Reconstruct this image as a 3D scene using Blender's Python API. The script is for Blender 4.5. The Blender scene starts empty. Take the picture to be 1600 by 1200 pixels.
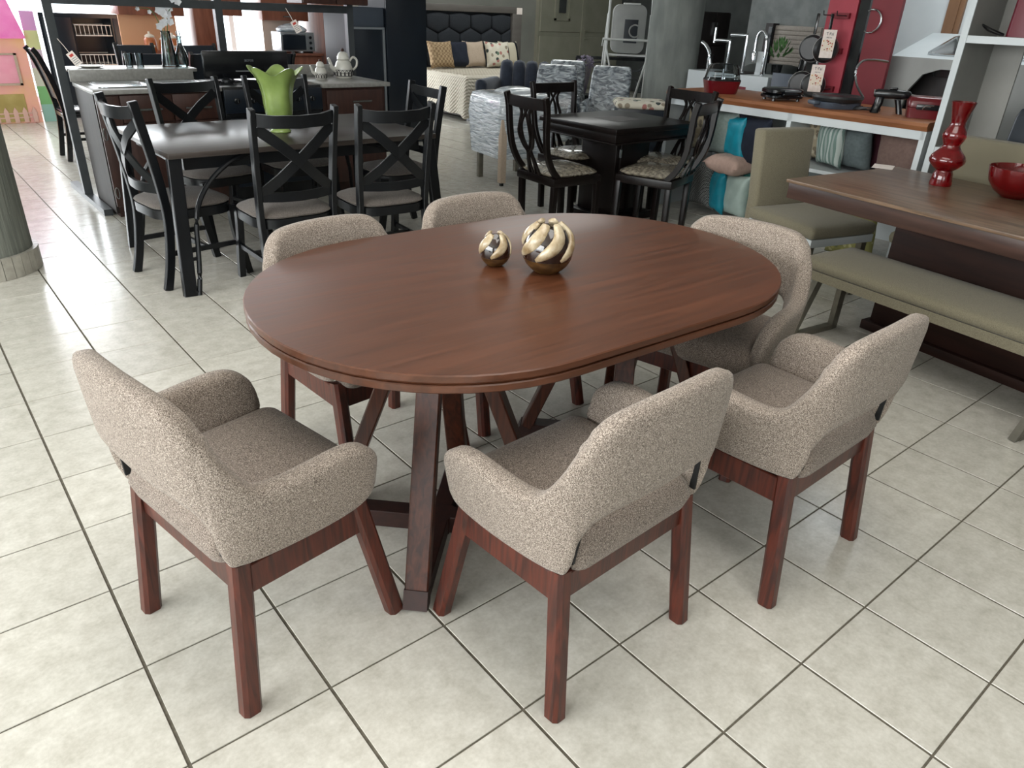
import bpy, bmesh, math, random
from mathutils import Vector, Matrix
random.seed(7)
sc = bpy.context.scene
COL = sc.collection
PI = math.pi
R = math.radians

# ------------------------------------------------------------------ camera
F_PX, PITCH, ROLL, CAM_H, YAW = 1134.977, 0.4748577, 0.0429856, 1.4896, 0.7033115
cp, sp = math.cos(PITCH), math.sin(PITCH)
fw0, up0, rt0 = Vector((0, cp, -sp)), Vector((0, sp, cp)), Vector((1, 0, 0))
cr, sr = math.cos(ROLL), math.sin(ROLL)
rt1, up1 = cr * rt0 + sr * up0, -sr * rt0 + cr * up0
Zm = Matrix.Rotation(-YAW, 3, 'Z')
rt, up, fw = Zm @ rt1, Zm @ up1, Zm @ fw0
cam = bpy.data.cameras.new('camera')
cam.sensor_width = 36.0
cam.lens = F_PX / 1600 * 36.0
cam.clip_start, cam.clip_end = 0.05, 200
camo = bpy.data.objects.new('camera', cam)
COL.objects.link(camo)
camo.matrix_world = Matrix(((rt.x, up.x, -fw.x, 0), (rt.y, up.y, -fw.y, 0), (rt.z, up.z, -fw.z, CAM_H), (0, 0, 0, 1)))
sc.camera = camo

# ------------------------------------------------------------------ world, light, exposure
w = bpy.data.worlds.new('overcast_sky')
sc.world = w
w.use_nodes = True
bg = w.node_tree.nodes['Background']
bg.inputs[0].default_value = (0.93, 0.97, 1.0, 1)
bg.inputs[1].default_value = 4.0
sc.view_settings.view_transform = 'Standard'
sc.view_settings.look = 'None'
sc.view_settings.gamma = 1.0
sc.view_settings.use_curve_mapping = False
sc.view_settings.exposure = 0.0
sc.cycles.use_denoising = True
sc.cycles.max_bounces = 7
sc.cycles.transparent_max_bounces = 12
sc.cycles.sample_clamp_indirect = 6.0
sc.cycles.caustics_reflective = False
sc.cycles.caustics_refractive = False


def area(name, loc, target, sx, sy, power, col=(1, 1, 1)):
    l = bpy.data.lights.new(name, 'AREA')
    l.shape = 'RECTANGLE'
    l.size, l.size_y, l.energy, l.color = sx, sy, power, col
    o = bpy.data.objects.new(name, l)
    COL.objects.link(o)
    o.location = loc
    d = Vector(target) - Vector(loc)
    o.rotation_euler = d.to_track_quat('-Z', 'Y').to_euler()
    return o


area('daylight_shop_front', (-2.4, -4.3, 1.9), (0.6, 0, 0.6), 3.6, 2.0, 75, (1.0, 0.97, 0.93))
area('daylight_side_windows', (-4.3, 1.6, 2.0), (0, 1.0, 0.5), 7.0, 2.0, 360, (1.0, 0.985, 0.96))
area('daylight_far_windows', (1.3, 12.2, 1.7), (1.6, 0, 0.8), 7.5, 2.4, 560, (0.93, 0.97, 1.0))
area('ceiling_fill', (1.2, 1.0, 3.1), (1.2, 1.0, 0), 1.6, 3.0, 62, (1.0, 0.97, 0.92))  # unseen overhead fill added for the foreground, no tube fixtures exist
area('rear_ceiling_fill', (8.2, 9.0, 3.2), (8.2, 9.0, 0), 2.6, 1.2, 60, (0.97, 1.0, 0.97))  # unseen fill added to brighten the back wall and door
area('sink_display_lamp', (6.2, 2.4, 2.9), (6.9, 2.5, 1.2), 0.5, 0.5, 20, (0.92, 0.98, 1.0))

# ------------------------------------------------------------------ materials
def nodes(name):
    m = bpy.data.materials.new(name)
    m.use_nodes = True
    nt = m.node_tree
    b = nt.nodes['Principled BSDF']
    return m, nt, b


def lin(c):
    return tuple((x / 255 / 12.92) if x / 255 <= 0.04045 else ((x / 255 + 0.055) / 1.055) ** 2.4 for x in c) + (1,)


def pm(name, c1, c2=None, scale=(8, 8, 8), rough=0.5, bump=0.0, detail=4.0, metal=0.0, spec=0.5, coat=0.0,
       lo=0.35, hi=0.65, dist=0.0, bscale=None, coords='Object', rough2=None, trans=0.0, sheen=0.0, bdist=0.002, alpha=1.0):
    m, nt, b = nodes(name)
    N, L = nt.nodes, nt.links
    b.inputs['Roughness'].default_value = rough
    b.inputs['Metallic'].default_value = metal
    b.inputs['Specular IOR Level'].default_value = spec
    b.inputs['Coat Weight'].default_value = coat
    b.inputs['Coat Roughness'].default_value = 0.08
    b.inputs['Transmission Weight'].default_value = trans
    b.inputs['Sheen Weight'].default_value = sheen
    b.inputs['Alpha'].default_value = alpha
    b.inputs['Base Color'].default_value = lin(c1)
    tc = N.new('ShaderNodeTexCoord')
    mp = N.new('ShaderNodeMapping')
    mp.inputs['Scale'].default_value = scale
    L.new(tc.outputs[coords], mp.inputs['Vector'])
    nz = N.new('ShaderNodeTexNoise')
    nz.inputs['Scale'].default_value = 1.0
    nz.inputs['Detail'].default_value = detail
    nz.inputs['Distortion'].default_value = dist
    L.new(mp.outputs[0], nz.inputs['Vector'])
    if c2:
        rp = N.new('ShaderNodeValToRGB')
        rp.color_ramp.elements[0].position = lo
        rp.color_ramp.elements[1].position = hi
        rp.color_ramp.elements[0].color = lin(c1)
        rp.color_ramp.elements[1].color = lin(c2)
        L.new(nz.outputs['Fac'], rp.inputs[0])
        L.new(rp.outputs[0], b.inputs['Base Color'])
    if rough2 is not None:
        mr = N.new('ShaderNodeMapRange')
        mr.inputs['To Min'].default_value = rough
        mr.inputs['To Max'].default_value = rough2
        L.new(nz.outputs['Fac'], mr.inputs['Value'])
        L.new(mr.outputs[0], b.inputs['Roughness'])
    if bump:
        bp = N.new('ShaderNodeBump')
        bp.inputs['Strength'].default_value = bump
        bp.inputs['Distance'].default_value = bdist
        src = nz
        if bscale:
            src = N.new('ShaderNodeTexNoise')
            src.inputs['Scale'].default_value = bscale
            src.inputs['Detail'].default_value = 3
            L.new(tc.outputs[coords], src.inputs['Vector'])
        L.new(src.outputs['Fac'], bp.inputs['Height'])
        L.new(bp.outputs[0], b.inputs['Normal'])
    return m


def tweed(name, dark, mid, light, sc1=260, warm=None):
    """fine two-tone woven cloth: two crossed stretched noises"""
    m, nt, b = nodes(name)
    N, L = nt.nodes, nt.links
    tc = N.new('ShaderNodeTexCoord')
    fac = []
    for s in ((sc1, sc1 * 1.4, sc1 * 0.9), (sc1 * 2.0, sc1 * 0.7, sc1 * 2.2)):
        mp = N.new('ShaderNodeMapping')
        mp.inputs['Scale'].default_value = s
        L.new(tc.outputs['Object'], mp.inputs['Vector'])
        nz = N.new('ShaderNodeTexNoise')
        nz.inputs['Scale'].default_value = 1
        nz.inputs['Detail'].default_value = 2
        L.new(mp.outputs[0], nz.inputs['Vector'])
        fac.append(nz)
    ad = N.new('ShaderNodeMath')
    ad.operation = 'ADD'
    L.new(fac[0].outputs['Fac'], ad.inputs[0])
    L.new(fac[1].outputs['Fac'], ad.inputs[1])
    ha = N.new('ShaderNodeMath')
    ha.operation = 'MULTIPLY'
    ha.inputs[1].default_value = 0.5
    L.new(ad.outputs[0], ha.inputs[0])
    rp = N.new('ShaderNodeValToRGB')
    e = rp.color_ramp.elements
    e[0].position, e[0].color = 0.36, lin(dark)
    e[1].position, e[1].color = 0.64, lin(light)
    k = e.new(0.5)
    k.color = lin(mid)
    L.new(ha.outputs[0], rp.inputs[0])
    L.new(rp.outputs[0], b.inputs['Base Color'])
    bp = N.new('ShaderNodeBump')
    bp.inputs['Strength'].default_value = 0.5
    bp.inputs['Distance'].default_value = 0.003
    L.new(ha.outputs[0], bp.inputs['Height'])
    L.new(bp.outputs[0], b.inputs['Normal'])
    b.inputs['Roughness'].default_value = 0.95
    b.inputs['Specular IOR Level'].default_value = 0.15
    b.inputs['Sheen Weight'].default_value = 0.15
    return m


def tile_mat():
    m, nt, b = nodes('ceramic_floor_tile')
    N, L = nt.nodes, nt.links
    g = N.new('ShaderNodeNewGeometry')
    n1 = N.new('ShaderNodeTexNoise'); n1.inputs['Scale'].default_value = 14; n1.inputs['Detail'].default_value = 8
    n1.inputs['Roughness'].default_value = 0.7
    n2 = N.new('ShaderNodeTexNoise'); n2.inputs['Scale'].default_value = 90; n2.inputs['Detail'].default_value = 4
    L.new(g.outputs['Position'], n1.inputs['Vector']); L.new(g.outputs['Position'], n2.inputs['Vector'])
    mx = N.new('ShaderNodeMath'); mx.operation = 'MULTIPLY_ADD'; mx.inputs[1].default_value = 0.35
    L.new(n2.outputs['Fac'], mx.inputs[0]); L.new(n1.outputs['Fac'], mx.inputs[2])
    rp = N.new('ShaderNodeValToRGB')
    e = rp.color_ramp.elements
    e[0].position, e[0].color = 0.45, lin((180, 176, 165))
    e[1].position, e[1].color = 0.88, lin((212, 209, 200))
    L.new(mx.outputs[0], rp.inputs[0])
    # tone of each tile
    sn = N.new('ShaderNodeVectorMath'); sn.operation = 'SUBTRACT'; sn.inputs[1].default_value = (0.1485, 3.5515, 0)
    fl = N.new('ShaderNodeVectorMath'); fl.operation = 'SCALE'; fl.inputs['Scale'].default_value = 1 / 0.335
    f2 = N.new('ShaderNodeVectorMath'); f2.operation = 'FLOOR'
    wn = N.new('ShaderNodeTexWhiteNoise')
    L.new(g.outputs['Position'], sn.inputs[0]); L.new(sn.outputs[0], fl.inputs[0]); L.new(fl.outputs[0], f2.inputs[0])
    L.new(f2.outputs[0], wn.inputs['Vector'])
    mr = N.new('ShaderNodeMapRange'); mr.inputs['To Min'].default_value = 0.95; mr.inputs['To Max'].default_value = 1.04
    L.new(wn.outputs['Value'], mr.inputs['Value'])
    vm = N.new('ShaderNodeVectorMath'); vm.operation = 'SCALE'
    L.new(rp.outputs[0], vm.inputs[0]); L.new(mr.outputs[0], vm.inputs['Scale'])
    L.new(vm.outputs[0], b.inputs['Base Color'])
    b.inputs['Roughness'].default_value = 0.2
    b.inputs['Specular IOR Level'].default_value = 0.5
    bp = N.new('ShaderNodeBump'); bp.inputs['Strength'].default_value = 0.12; bp.inputs['Distance'].default_value = 0.002
    n3 = N.new('ShaderNodeTexNoise'); n3.inputs['Scale'].default_value = 22; n3.inputs['Detail'].default_value = 3
    L.new(g.outputs['Position'], n3.inputs['Vector']); L.new(n3.outputs['Fac'], bp.inputs['Height']); L.new(bp.outputs[0], b.inputs['Normal'])
    return m


def glass_mat(name, tint=(235, 242, 244)):
    m = bpy.data.materials.new(name)
    m.use_nodes = True
    nt = m.node_tree
    nt.nodes.clear()
    o = nt.nodes.new('ShaderNodeOutputMaterial')
    mx = nt.nodes.new('ShaderNodeMixShader')
    t = nt.nodes.new('ShaderNodeBsdfTransparent')
    t.inputs[0].default_value = lin(tint)
    g = nt.nodes.new('ShaderNodeBsdfGlossy')
    g.inputs['Roughness'].default_value = 0.03
    fr = nt.nodes.new('ShaderNodeFresnel')
    fr.inputs[0].default_value = 1.5
    nt.links.new(fr.outputs[0], mx.inputs[0])
    nt.links.new(t.outputs[0], mx.inputs[1])
    nt.links.new(g.outputs[0], mx.inputs[2])
    nt.links.new(mx.outputs[0], o.inputs[0])
    return m


def bands(name, cols, axis, freq, rough=0.85):
    """printed stripes across one object axis"""
    m, nt, b = nodes(name)
    N, L = nt.nodes, nt.links
    tc = N.new('ShaderNodeTexCoord'); sx = N.new('ShaderNodeSeparateXYZ')
    L.new(tc.outputs['Object'], sx.inputs[0])
    mu = N.new('ShaderNodeMath'); mu.operation = 'MULTIPLY'; mu.inputs[1].default_value = freq
    fr = N.new('ShaderNodeMath'); fr.operation = 'FRACT'
    L.new(sx.outputs[axis], mu.inputs[0]); L.new(mu.outputs[0], fr.inputs[0])
    rp = N.new('ShaderNodeValToRGB'); rp.color_ramp.interpolation = 'CONSTANT'
    e = rp.color_ramp.elements
    for i, c in enumerate(cols):
        p = i / len(cols)
        if i < 2:
            e[i].position, e[i].color = p, lin(c)
        else:
            k = e.new(p); k.color = lin(c)
    L.new(fr.outputs[0], rp.inputs[0]); L.new(rp.outputs[0], b.inputs['Base Color'])
    b.inputs['Roughness'].default_value = rough
    b.inputs['Specular IOR Level'].default_value = 0.2
    return m


def checks(name, c1, c2, scale, rough=0.9):
    m, nt, b = nodes(name)
    N, L = nt.nodes, nt.links
    tc = N.new('ShaderNodeTexCoord'); ck = N.new('ShaderNodeTexChecker')
    ck.inputs['Scale'].default_value = scale
    ck.inputs['Color1'].default_value = lin(c1); ck.inputs['Color2'].default_value = lin(c2)
    L.new(tc.outputs['Object'], ck.inputs['Vector']); L.new(ck.outputs[0], b.inputs['Base Color'])
    b.inputs['Roughness'].default_value = rough
    return m


def splotch(name, base, cols, scale, rough=0.8):
    """printed flowers: voronoi cells coloured at random over a plain ground"""
    m, nt, b = nodes(name)
    N, L = nt.nodes, nt.links
    tc = N.new('ShaderNodeTexCoord'); v = N.new('ShaderNodeTexVoronoi'); v.inputs['Scale'].default_value = scale
    L.new(tc.outputs['Object'], v.inputs['Vector'])
    sx = N.new('ShaderNodeSeparateXYZ'); L.new(v.outputs['Color'], sx.inputs[0])
    rp = N.new('ShaderNodeValToRGB'); rp.color_ramp.interpolation = 'CONSTANT'
    e = rp.color_ramp.elements
    for i, c in enumerate(cols):
        if i < 2:
            e[i].position, e[i].color = i / len(cols), lin(c)
        else:
            k = e.new(i / len(cols)); k.color = lin(c)
    L.new(sx.outputs[0], rp.inputs[0])
    th = N.new('ShaderNodeMath'); th.operation = 'LESS_THAN'; th.inputs[1].default_value = 0.38
    L.new(v.outputs['Distance'], th.inputs[0])
    mx = N.new('ShaderNodeMix'); mx.data_type = 'RGBA'
    mx.inputs['A'].default_value = lin(base)
    L.new(th.outputs[0], mx.inputs['Factor']); L.new(rp.outputs[0], mx.inputs['B'])
    L.new(mx.outputs['Result'], b.inputs['Base Color'])
    b.inputs['Roughness'].default_value = rough
    return m


def quilt_mat():
    m, nt, b = nodes('cream_channel_quilt')
    N, L = nt.nodes, nt.links
    tc = N.new('ShaderNodeTexCoord'); sx = N.new('ShaderNodeSeparateXYZ')
    L.new(tc.outputs['Object'], sx.inputs[0])
    h = []
    for ax, sign in (('X', 1), ('Y', 1)):
        ad = N.new('ShaderNodeMath'); ad.operation = 'ADD'
        L.new(sx.outputs[ax], ad.inputs[0]); L.new(sx.outputs['Z'], ad.inputs[1])
        mu = N.new('ShaderNodeMath'); mu.operation = 'MULTIPLY'; mu.inputs[1].default_value = 2 * PI / 0.055
        L.new(ad.outputs[0], mu.inputs[0])
        sn = N.new('ShaderNodeMath'); sn.operation = 'SINE'; L.new(mu.outputs[0], sn.inputs[0])
        h.append(sn)
    mx = N.new('ShaderNodeMath'); mx.operation = 'MULTIPLY_ADD'; mx.inputs[1].default_value = 0.6
    L.new(h[0].outputs[0], mx.inputs[0]); L.new(h[1].outputs[0], mx.inputs[2])
    bp = N.new('ShaderNodeBump'); bp.inputs['Strength'].default_value = 0.6; bp.inputs['Distance'].default_value = 0.006
    L.new(mx.outputs[0], bp.inputs['Height']); L.new(bp.outputs[0], b.inputs['Normal'])
    b.inputs['Base Color'].default_value = lin((200, 192, 177))
    b.inputs['Roughness'].default_value = 0.9
    return m


G = {}
G['tile'] = tile_mat()
G['grout'] = pm('dark_grout', (84, 79, 68), (104, 98, 86), (60, 60, 60), rough=0.9)
G['wall'] = pm('plaster_grey', (150, 153, 146), (162, 164, 157), (2, 2, 2), rough=0.85, bump=0.2, bscale=60)
G['wallc'] = pm('rough_concrete_grey', (112, 117, 117), (132, 136, 135), (6, 6, 6), rough=0.85, bump=0.3, bscale=40)
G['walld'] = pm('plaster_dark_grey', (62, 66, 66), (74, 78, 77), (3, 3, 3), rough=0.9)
G['ceil'] = pm('ceiling_white', (200, 200, 196), None, rough=0.9)
G['doorp'] = pm('painted_metal_door_olive_grey', (158, 159, 142), (168, 168, 152), (4, 4, 4), rough=0.55)
G['white_frame'] = pm('window_frame_white', (225, 228, 230), None, rough=0.4)
G['pane'] = glass_mat('window_glass')
G['cglass'] = glass_mat('clear_glass', (222, 230, 232))
G['column'] = pm('combed_plaster_column', (104, 108, 101), (124, 127, 119), (60, 60, 3), rough=0.9, bump=0.8, bdist=0.006)
G['col_r'] = pm('plaster_column_grey', (104, 108, 105), (124, 128, 124), (9, 9, 3), rough=0.9, bump=0.4, detail=8)
G['coltile'] = pm('column_base_tile', (158, 154, 144), (178, 174, 163), (20, 20, 20), rough=0.35)
G['top'] = pm('mahogany_veneer_top', (66, 36, 20), (97, 56, 35), (2.0, 34, 34), rough=0.3, bump=0.14, detail=8, dist=1.2, coat=0.1, lo=0.25, hi=0.8, rough2=0.44, spec=0.5)
G['leg'] = pm('stained_wood_leg', (50, 18, 10), (88, 36, 22), (60, 60, 5), rough=0.38, detail=6, dist=1.0, bump=0.15, coat=0.08)
G['tleg'] = pm('table_leg_wood', (48, 22, 13), (82, 42, 27), (60, 60, 5), rough=0.4, detail=6, dist=1.0, bump=0.15)
G['endgrain'] = pm('dark_foot_shoe', (40, 19, 15), (52, 26, 20), (40, 40, 40), rough=0.5)
G['tweed'] = tweed('beige_tweed', (66, 58, 52), (133, 121, 111), (196, 184, 172), 380)
G['tweed2'] = tweed('beige_tweed_seat', (60, 52, 47), (122, 110, 101), (180, 168, 156), 380)
G['strap'] = pm('black_lining', (16, 16, 17), None, rough=0.8)
G['black'] = pm('charcoal_lacquer', (13, 15, 18), (17, 19, 22), (9, 9, 9), rough=0.34, spec=0.35)
G['blacktop'] = pm('dark_espresso_top', (46, 41, 38), (62, 55, 51), (3, 40, 40), rough=0.3, detail=5, spec=0.35)
G['seatgrey'] = tweed('grey_brown_seat_cloth', (58, 53, 50), (98, 91, 86), (136, 128, 121), 330)
G['espresso'] = pm('espresso_wood', (13, 9, 8), (19, 13, 12), (30, 30, 4), rough=0.3, spec=0.25)
G['wrapseat'] = pm('plastic_wrapped_seat', (148, 140, 124), (92, 85, 75), (40, 40, 40), rough=0.18, bump=0.9, bscale=50, bdist=0.01, coat=0.8, spec=0.7)
G['wrap'] = pm('crumpled_wrap_painted_glints', (146, 158, 168), (224, 231, 236), (7, 7, 46), rough=0.18, bump=0.8, bdist=0.02, coat=0.7, spec=0.8, detail=8, dist=1.0, lo=0.35, hi=0.66)  # pale streaks paint the film's glints into the base colour
G['wrapd'] = pm('grey_cloth_wrap_painted_glints', (74, 82, 92), (200, 208, 214), (9, 9, 22), rough=0.18, bump=0.8, bdist=0.02, coat=0.7, spec=0.8, detail=9, dist=1.6, lo=0.4, hi=0.7)  # light streaks are film highlights painted over the grey cloth tone
G['navyf'] = pm('navy_velvet', (42, 48, 62), (50, 57, 72), (20, 20, 20), rough=0.9, sheen=0.3)
G['navy'] = pm('blue_black_gloss_panel', (16, 24, 34), (20, 29, 40), (3, 3, 3), rough=0.32)
G['ebony'] = pm('black_gloss', (14, 16, 19), (20, 22, 25), (8, 8, 8), rough=0.2)
G['kwood'] = pm('red_brown_cabinet', (54, 33, 28), (70, 44, 37), (30, 30, 4), rough=0.42, detail=5)
G['kside'] = pm('grey_brown_laminate', (40, 35, 33), (49, 43, 40), (30, 30, 5), rough=0.6, spec=0.25)
G['kw2'] = pm('warm_brown_cabinet', (120, 72, 55), (142, 88, 68), (18, 18, 3), rough=0.45, detail=4)
G['ctop'] = pm('grey_laminate_worktop', (134, 133, 129), (150, 149, 145), (40, 40, 40), rough=0.3)
G['steel'] = pm('brushed_steel', (176, 180, 182), (196, 198, 200), (4, 120, 120), rough=0.26, metal=1.0)
G['chrome'] = pm('chrome', (214, 217, 220), None, rough=0.08, metal=1.0)
G['greymetal'] = pm('grey_painted_tube', (54, 58, 61), (62, 66, 69), (12, 12, 12), rough=0.4)
G['white'] = pm('white_melamine', (190, 197, 200), (200, 206, 208), (3, 3, 3), rough=0.45)
G['shaded_mel'] = pm('white_melamine_in_shade', (136, 135, 130), (144, 143, 138), (4, 4, 4), rough=0.5)  # shelf board with the shade of its side faces put into the colour
G['whitep'] = pm('white_enamel_tube', (205, 208, 206), None, rough=0.4)
G['tagp'] = pm('paper_tag', (236, 226, 220), (226, 214, 206), (50, 50, 50), rough=0.8)
G['redink'] = pm('red_print', (190, 60, 50), None, rough=0.7)
G['blackink'] = pm('black_print', (40, 36, 38), None, rough=0.7)
G['greyink'] = pm('grey_print', (120, 126, 130), None, rough=0.5)
G['lime'] = pm('lime_glass', (122, 144, 78), (140, 162, 90), (9, 9, 9), rough=0.18, coat=0.3, trans=0.1)
G['limeline'] = pm('dark_green_vein', (70, 110, 38), None, rough=0.3)
G['ceramic'] = pm('off_white_ceramic', (196, 194, 186), (206, 204, 196), (20, 20, 20), rough=0.25)
G['bronze'] = pm('bronze_glaze', (66, 44, 22), (104, 74, 40), (26, 26, 60), rough=0.3, coat=0.3, metal=0.3)
G['egg'] = pm('black_brown_glaze', (26, 15, 12), (44, 25, 18), (30, 30, 30), rough=0.1, coat=1.0)
G['petal'] = pm('cream_speckled_glaze', (138, 116, 84), (198, 184, 156), (30, 30, 30), rough=0.28, coat=0.3, bump=0.3, detail=6)
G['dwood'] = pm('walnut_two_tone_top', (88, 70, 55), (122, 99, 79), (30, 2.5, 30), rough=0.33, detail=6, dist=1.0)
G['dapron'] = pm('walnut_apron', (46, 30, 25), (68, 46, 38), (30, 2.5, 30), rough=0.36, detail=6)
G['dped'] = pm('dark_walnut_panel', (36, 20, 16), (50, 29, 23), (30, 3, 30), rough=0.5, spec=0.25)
G['olive'] = tweed('olive_beige_linen', (92, 87, 73), (118, 112, 94), (136, 130, 111), 420)
G['pewter'] = pm('pewter_metal', (116, 112, 102), (128, 124, 113), (20, 20, 20), rough=0.35, metal=0.6)
G['redglass'] = pm('ruby_glass', (122, 8, 16), (140, 12, 20), (12, 12, 12), rough=0.05, coat=0.4, trans=0.6, spec=0.5)
G['cwood'] = pm('orange_wood_counter', (126, 78, 48), (146, 95, 62), (20, 3, 20), rough=0.38, detail=5)
G['redpl'] = pm('red_plastic', (88, 10, 19), (98, 13, 23), (6, 6, 6), rough=0.3, coat=0.2)
G['redpanel'] = pm('crimson_panel', (104, 13, 28), (112, 16, 31), (4, 4, 4), rough=0.5)
G['pinkpanel'] = pm('rose_red_panel', (150, 48, 62), (160, 54, 68), (4, 4, 4), rough=0.55)
G['maroon'] = pm('maroon_plastic', (98, 22, 38), None, rough=0.4)
G['pan'] = pm('nonstick_black', (26, 27, 29), (32, 33, 35), (30, 30, 30), rough=0.4)
G['panside'] = pm('grey_enamel', (140, 138, 136), None, rough=0.35)
G['print'] = splotch('food_photo_print', (226, 214, 198), [(170, 60, 40), (210, 160, 90), (120, 60, 40), (230, 220, 205)], 70)
G['slate'] = pm('slate_blue_panel', (66, 74, 86), (74, 82, 94), (4, 4, 4), rough=0.45)
G['louv'] = pm('taupe_slat', (150, 142, 134), (160, 152, 143), (4, 40, 40), rough=0.6)
G['leaf'] = pm('leaf_green', (60, 98, 52), (92, 128, 78), (30, 30, 30), rough=0.6)
G['petalw'] = pm('white_orchid', (232, 234, 238), None, rough=0.6)
G['lilac'] = pm('lilac_flower', (120, 112, 132), (146, 138, 156), (50, 50, 50), rough=0.8)
G['quilt'] = quilt_mat()
G['bedgrey'] = pm('taupe_bed_frame', (92, 88, 84), (100, 96, 92), (4, 4, 20), rough=0.5)
G['hbcloth'] = pm('charcoal_headboard_cloth', (34, 38, 44), (40, 44, 50), (60, 60, 60), rough=0.9)
G['p_quilted'] = checks('gold_quilted_cloth', (176, 152, 118), (136, 112, 84), 28)
G['p_navy'] = pm('navy_cushion_cloth', (22, 28, 44), (26, 33, 50), (30, 30, 30), rough=0.9)
G['p_beige'] = pm('beige_cushion_cloth', (182, 164, 146), (190, 172, 154), (60, 60, 60), rough=0.9)
G['p_floral'] = splotch('flower_print_cloth', (214, 208, 192), [(60, 70, 66), (176, 120, 112), (96, 120, 100), (222, 216, 204), (150, 138, 120)], 14)
G['p_stripe'] = bands('black_cream_stripe_cloth', [(200, 192, 172), (200, 192, 172), (28, 30, 36), (200, 192, 172)], 'X', 4.5)
G['p_teal'] = pm('teal_satin', (18, 128, 150), (22, 142, 164), (14, 14, 14), rough=0.4)
G['p_sage'] = pm('grey_green_cloth', (112, 124, 120), (124, 136, 131), (50, 50, 50), rough=0.9)
G['p_grey'] = pm('slate_grey_cloth', (84, 94, 96), (94, 104, 106), (50, 50, 50), rough=0.9)
G['p_mint'] = pm('mint_satin', (160, 178, 172), (172, 190, 184), (14, 14, 14), rough=0.5)
G['p_pink'] = pm('blush_plush', (188, 160, 148), (198, 170, 158), (40, 40, 40), rough=0.95)
G['p_green'] = pm('dark_green_cloth', (34, 92, 86), None, rough=0.8)
G['p_hound'] = checks('grey_houndstooth_cloth', (120, 122, 120), (62, 64, 64), 90)
G['p_brown'] = pm('brown_cushion_cloth', (100, 80, 74), (108, 88, 81), (50, 50, 50), rough=0.9)
G['p_pattern'] = splotch('beige_patterned_cloth', (150, 140, 118), [(110, 100, 84), (168, 160, 140), (96, 88, 74)], 22)
G['p_str2'] = bands('green_white_stripe_cloth', [(110, 132, 126), (176, 186, 182), (110, 132, 126), (150, 162, 158)], 'X', 14)
G['p_lemon'] = splotch('lemon_print_cloth', (150, 148, 92), [(176, 172, 104), (120, 124, 84), (190, 186, 140)], 24)
G['p_plum'] = pm('plum_cloth', (84, 40, 52), None, rough=0.9)
G['pinkfab'] = pm('pink_tent_cloth', (240, 120, 196), (248, 150, 208), (5, 5, 5), rough=0.8, bump=0.6, bscale=6, bdist=0.03)
G['yelfab'] = pm('yellow_pink_tent_cloth', (236, 196, 130), (240, 170, 176), (1.6, 1.6, 1.6), rough=0.8)
G['rosefab'] = pm('rose_tent_window_cloth', (238, 158, 182), (244, 176, 194), (5, 5, 5), rough=0.8)
G['olivefab'] = pm('olive_print_cloth', (168, 152, 90), (184, 168, 108), (6, 6, 6), rough=0.85)
G['fencefab'] = pm('pale_pink_print', (222, 184, 172), None, rough=0.85)
G['backpanel'] = pm('printed_panel', (140, 190, 140), (190, 150, 210), (0.8, 0.8, 1.4), rough=0.6)
G['orange'] = pm('peach_wall_panel', (240, 190, 150), (236, 182, 140), (2, 2, 2), rough=0.6)
G['amber'] = pm('amber_jar', (168, 92, 50), (190, 112, 64), (20, 20, 20), rough=0.3)
G['ivory'] = pm('ivory_ceramic', (226, 216, 200), None, rough=0.35)
G['heater'] = pm('grey_white_plastic', (148, 150, 148), (156, 158, 156), (6, 6, 6), rough=0.45)
G['blue'] = pm('royal_blue_fabric', (40, 56, 110), (46, 62, 118), (10, 10, 10), rough=0.7)
G['greyfab'] = pm('pale_grey_roll', (150, 150, 146), None, rough=0.8)
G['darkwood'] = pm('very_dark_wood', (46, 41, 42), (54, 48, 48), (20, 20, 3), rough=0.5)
G['oakdoor'] = pm('oak_brown_panel', (112, 80, 54), (128, 94, 66), (16, 16, 2), rough=0.5)
G['silver'] = pm('silver_plastic_trim', (168, 172, 176), None, rough=0.3, metal=0.7)
G['popclear'] = glass_mat('clear_plastic_dome', (214, 220, 222))
G['cord'] = pm('black_cord', (16, 16, 18), None, rough=0.5)


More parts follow.
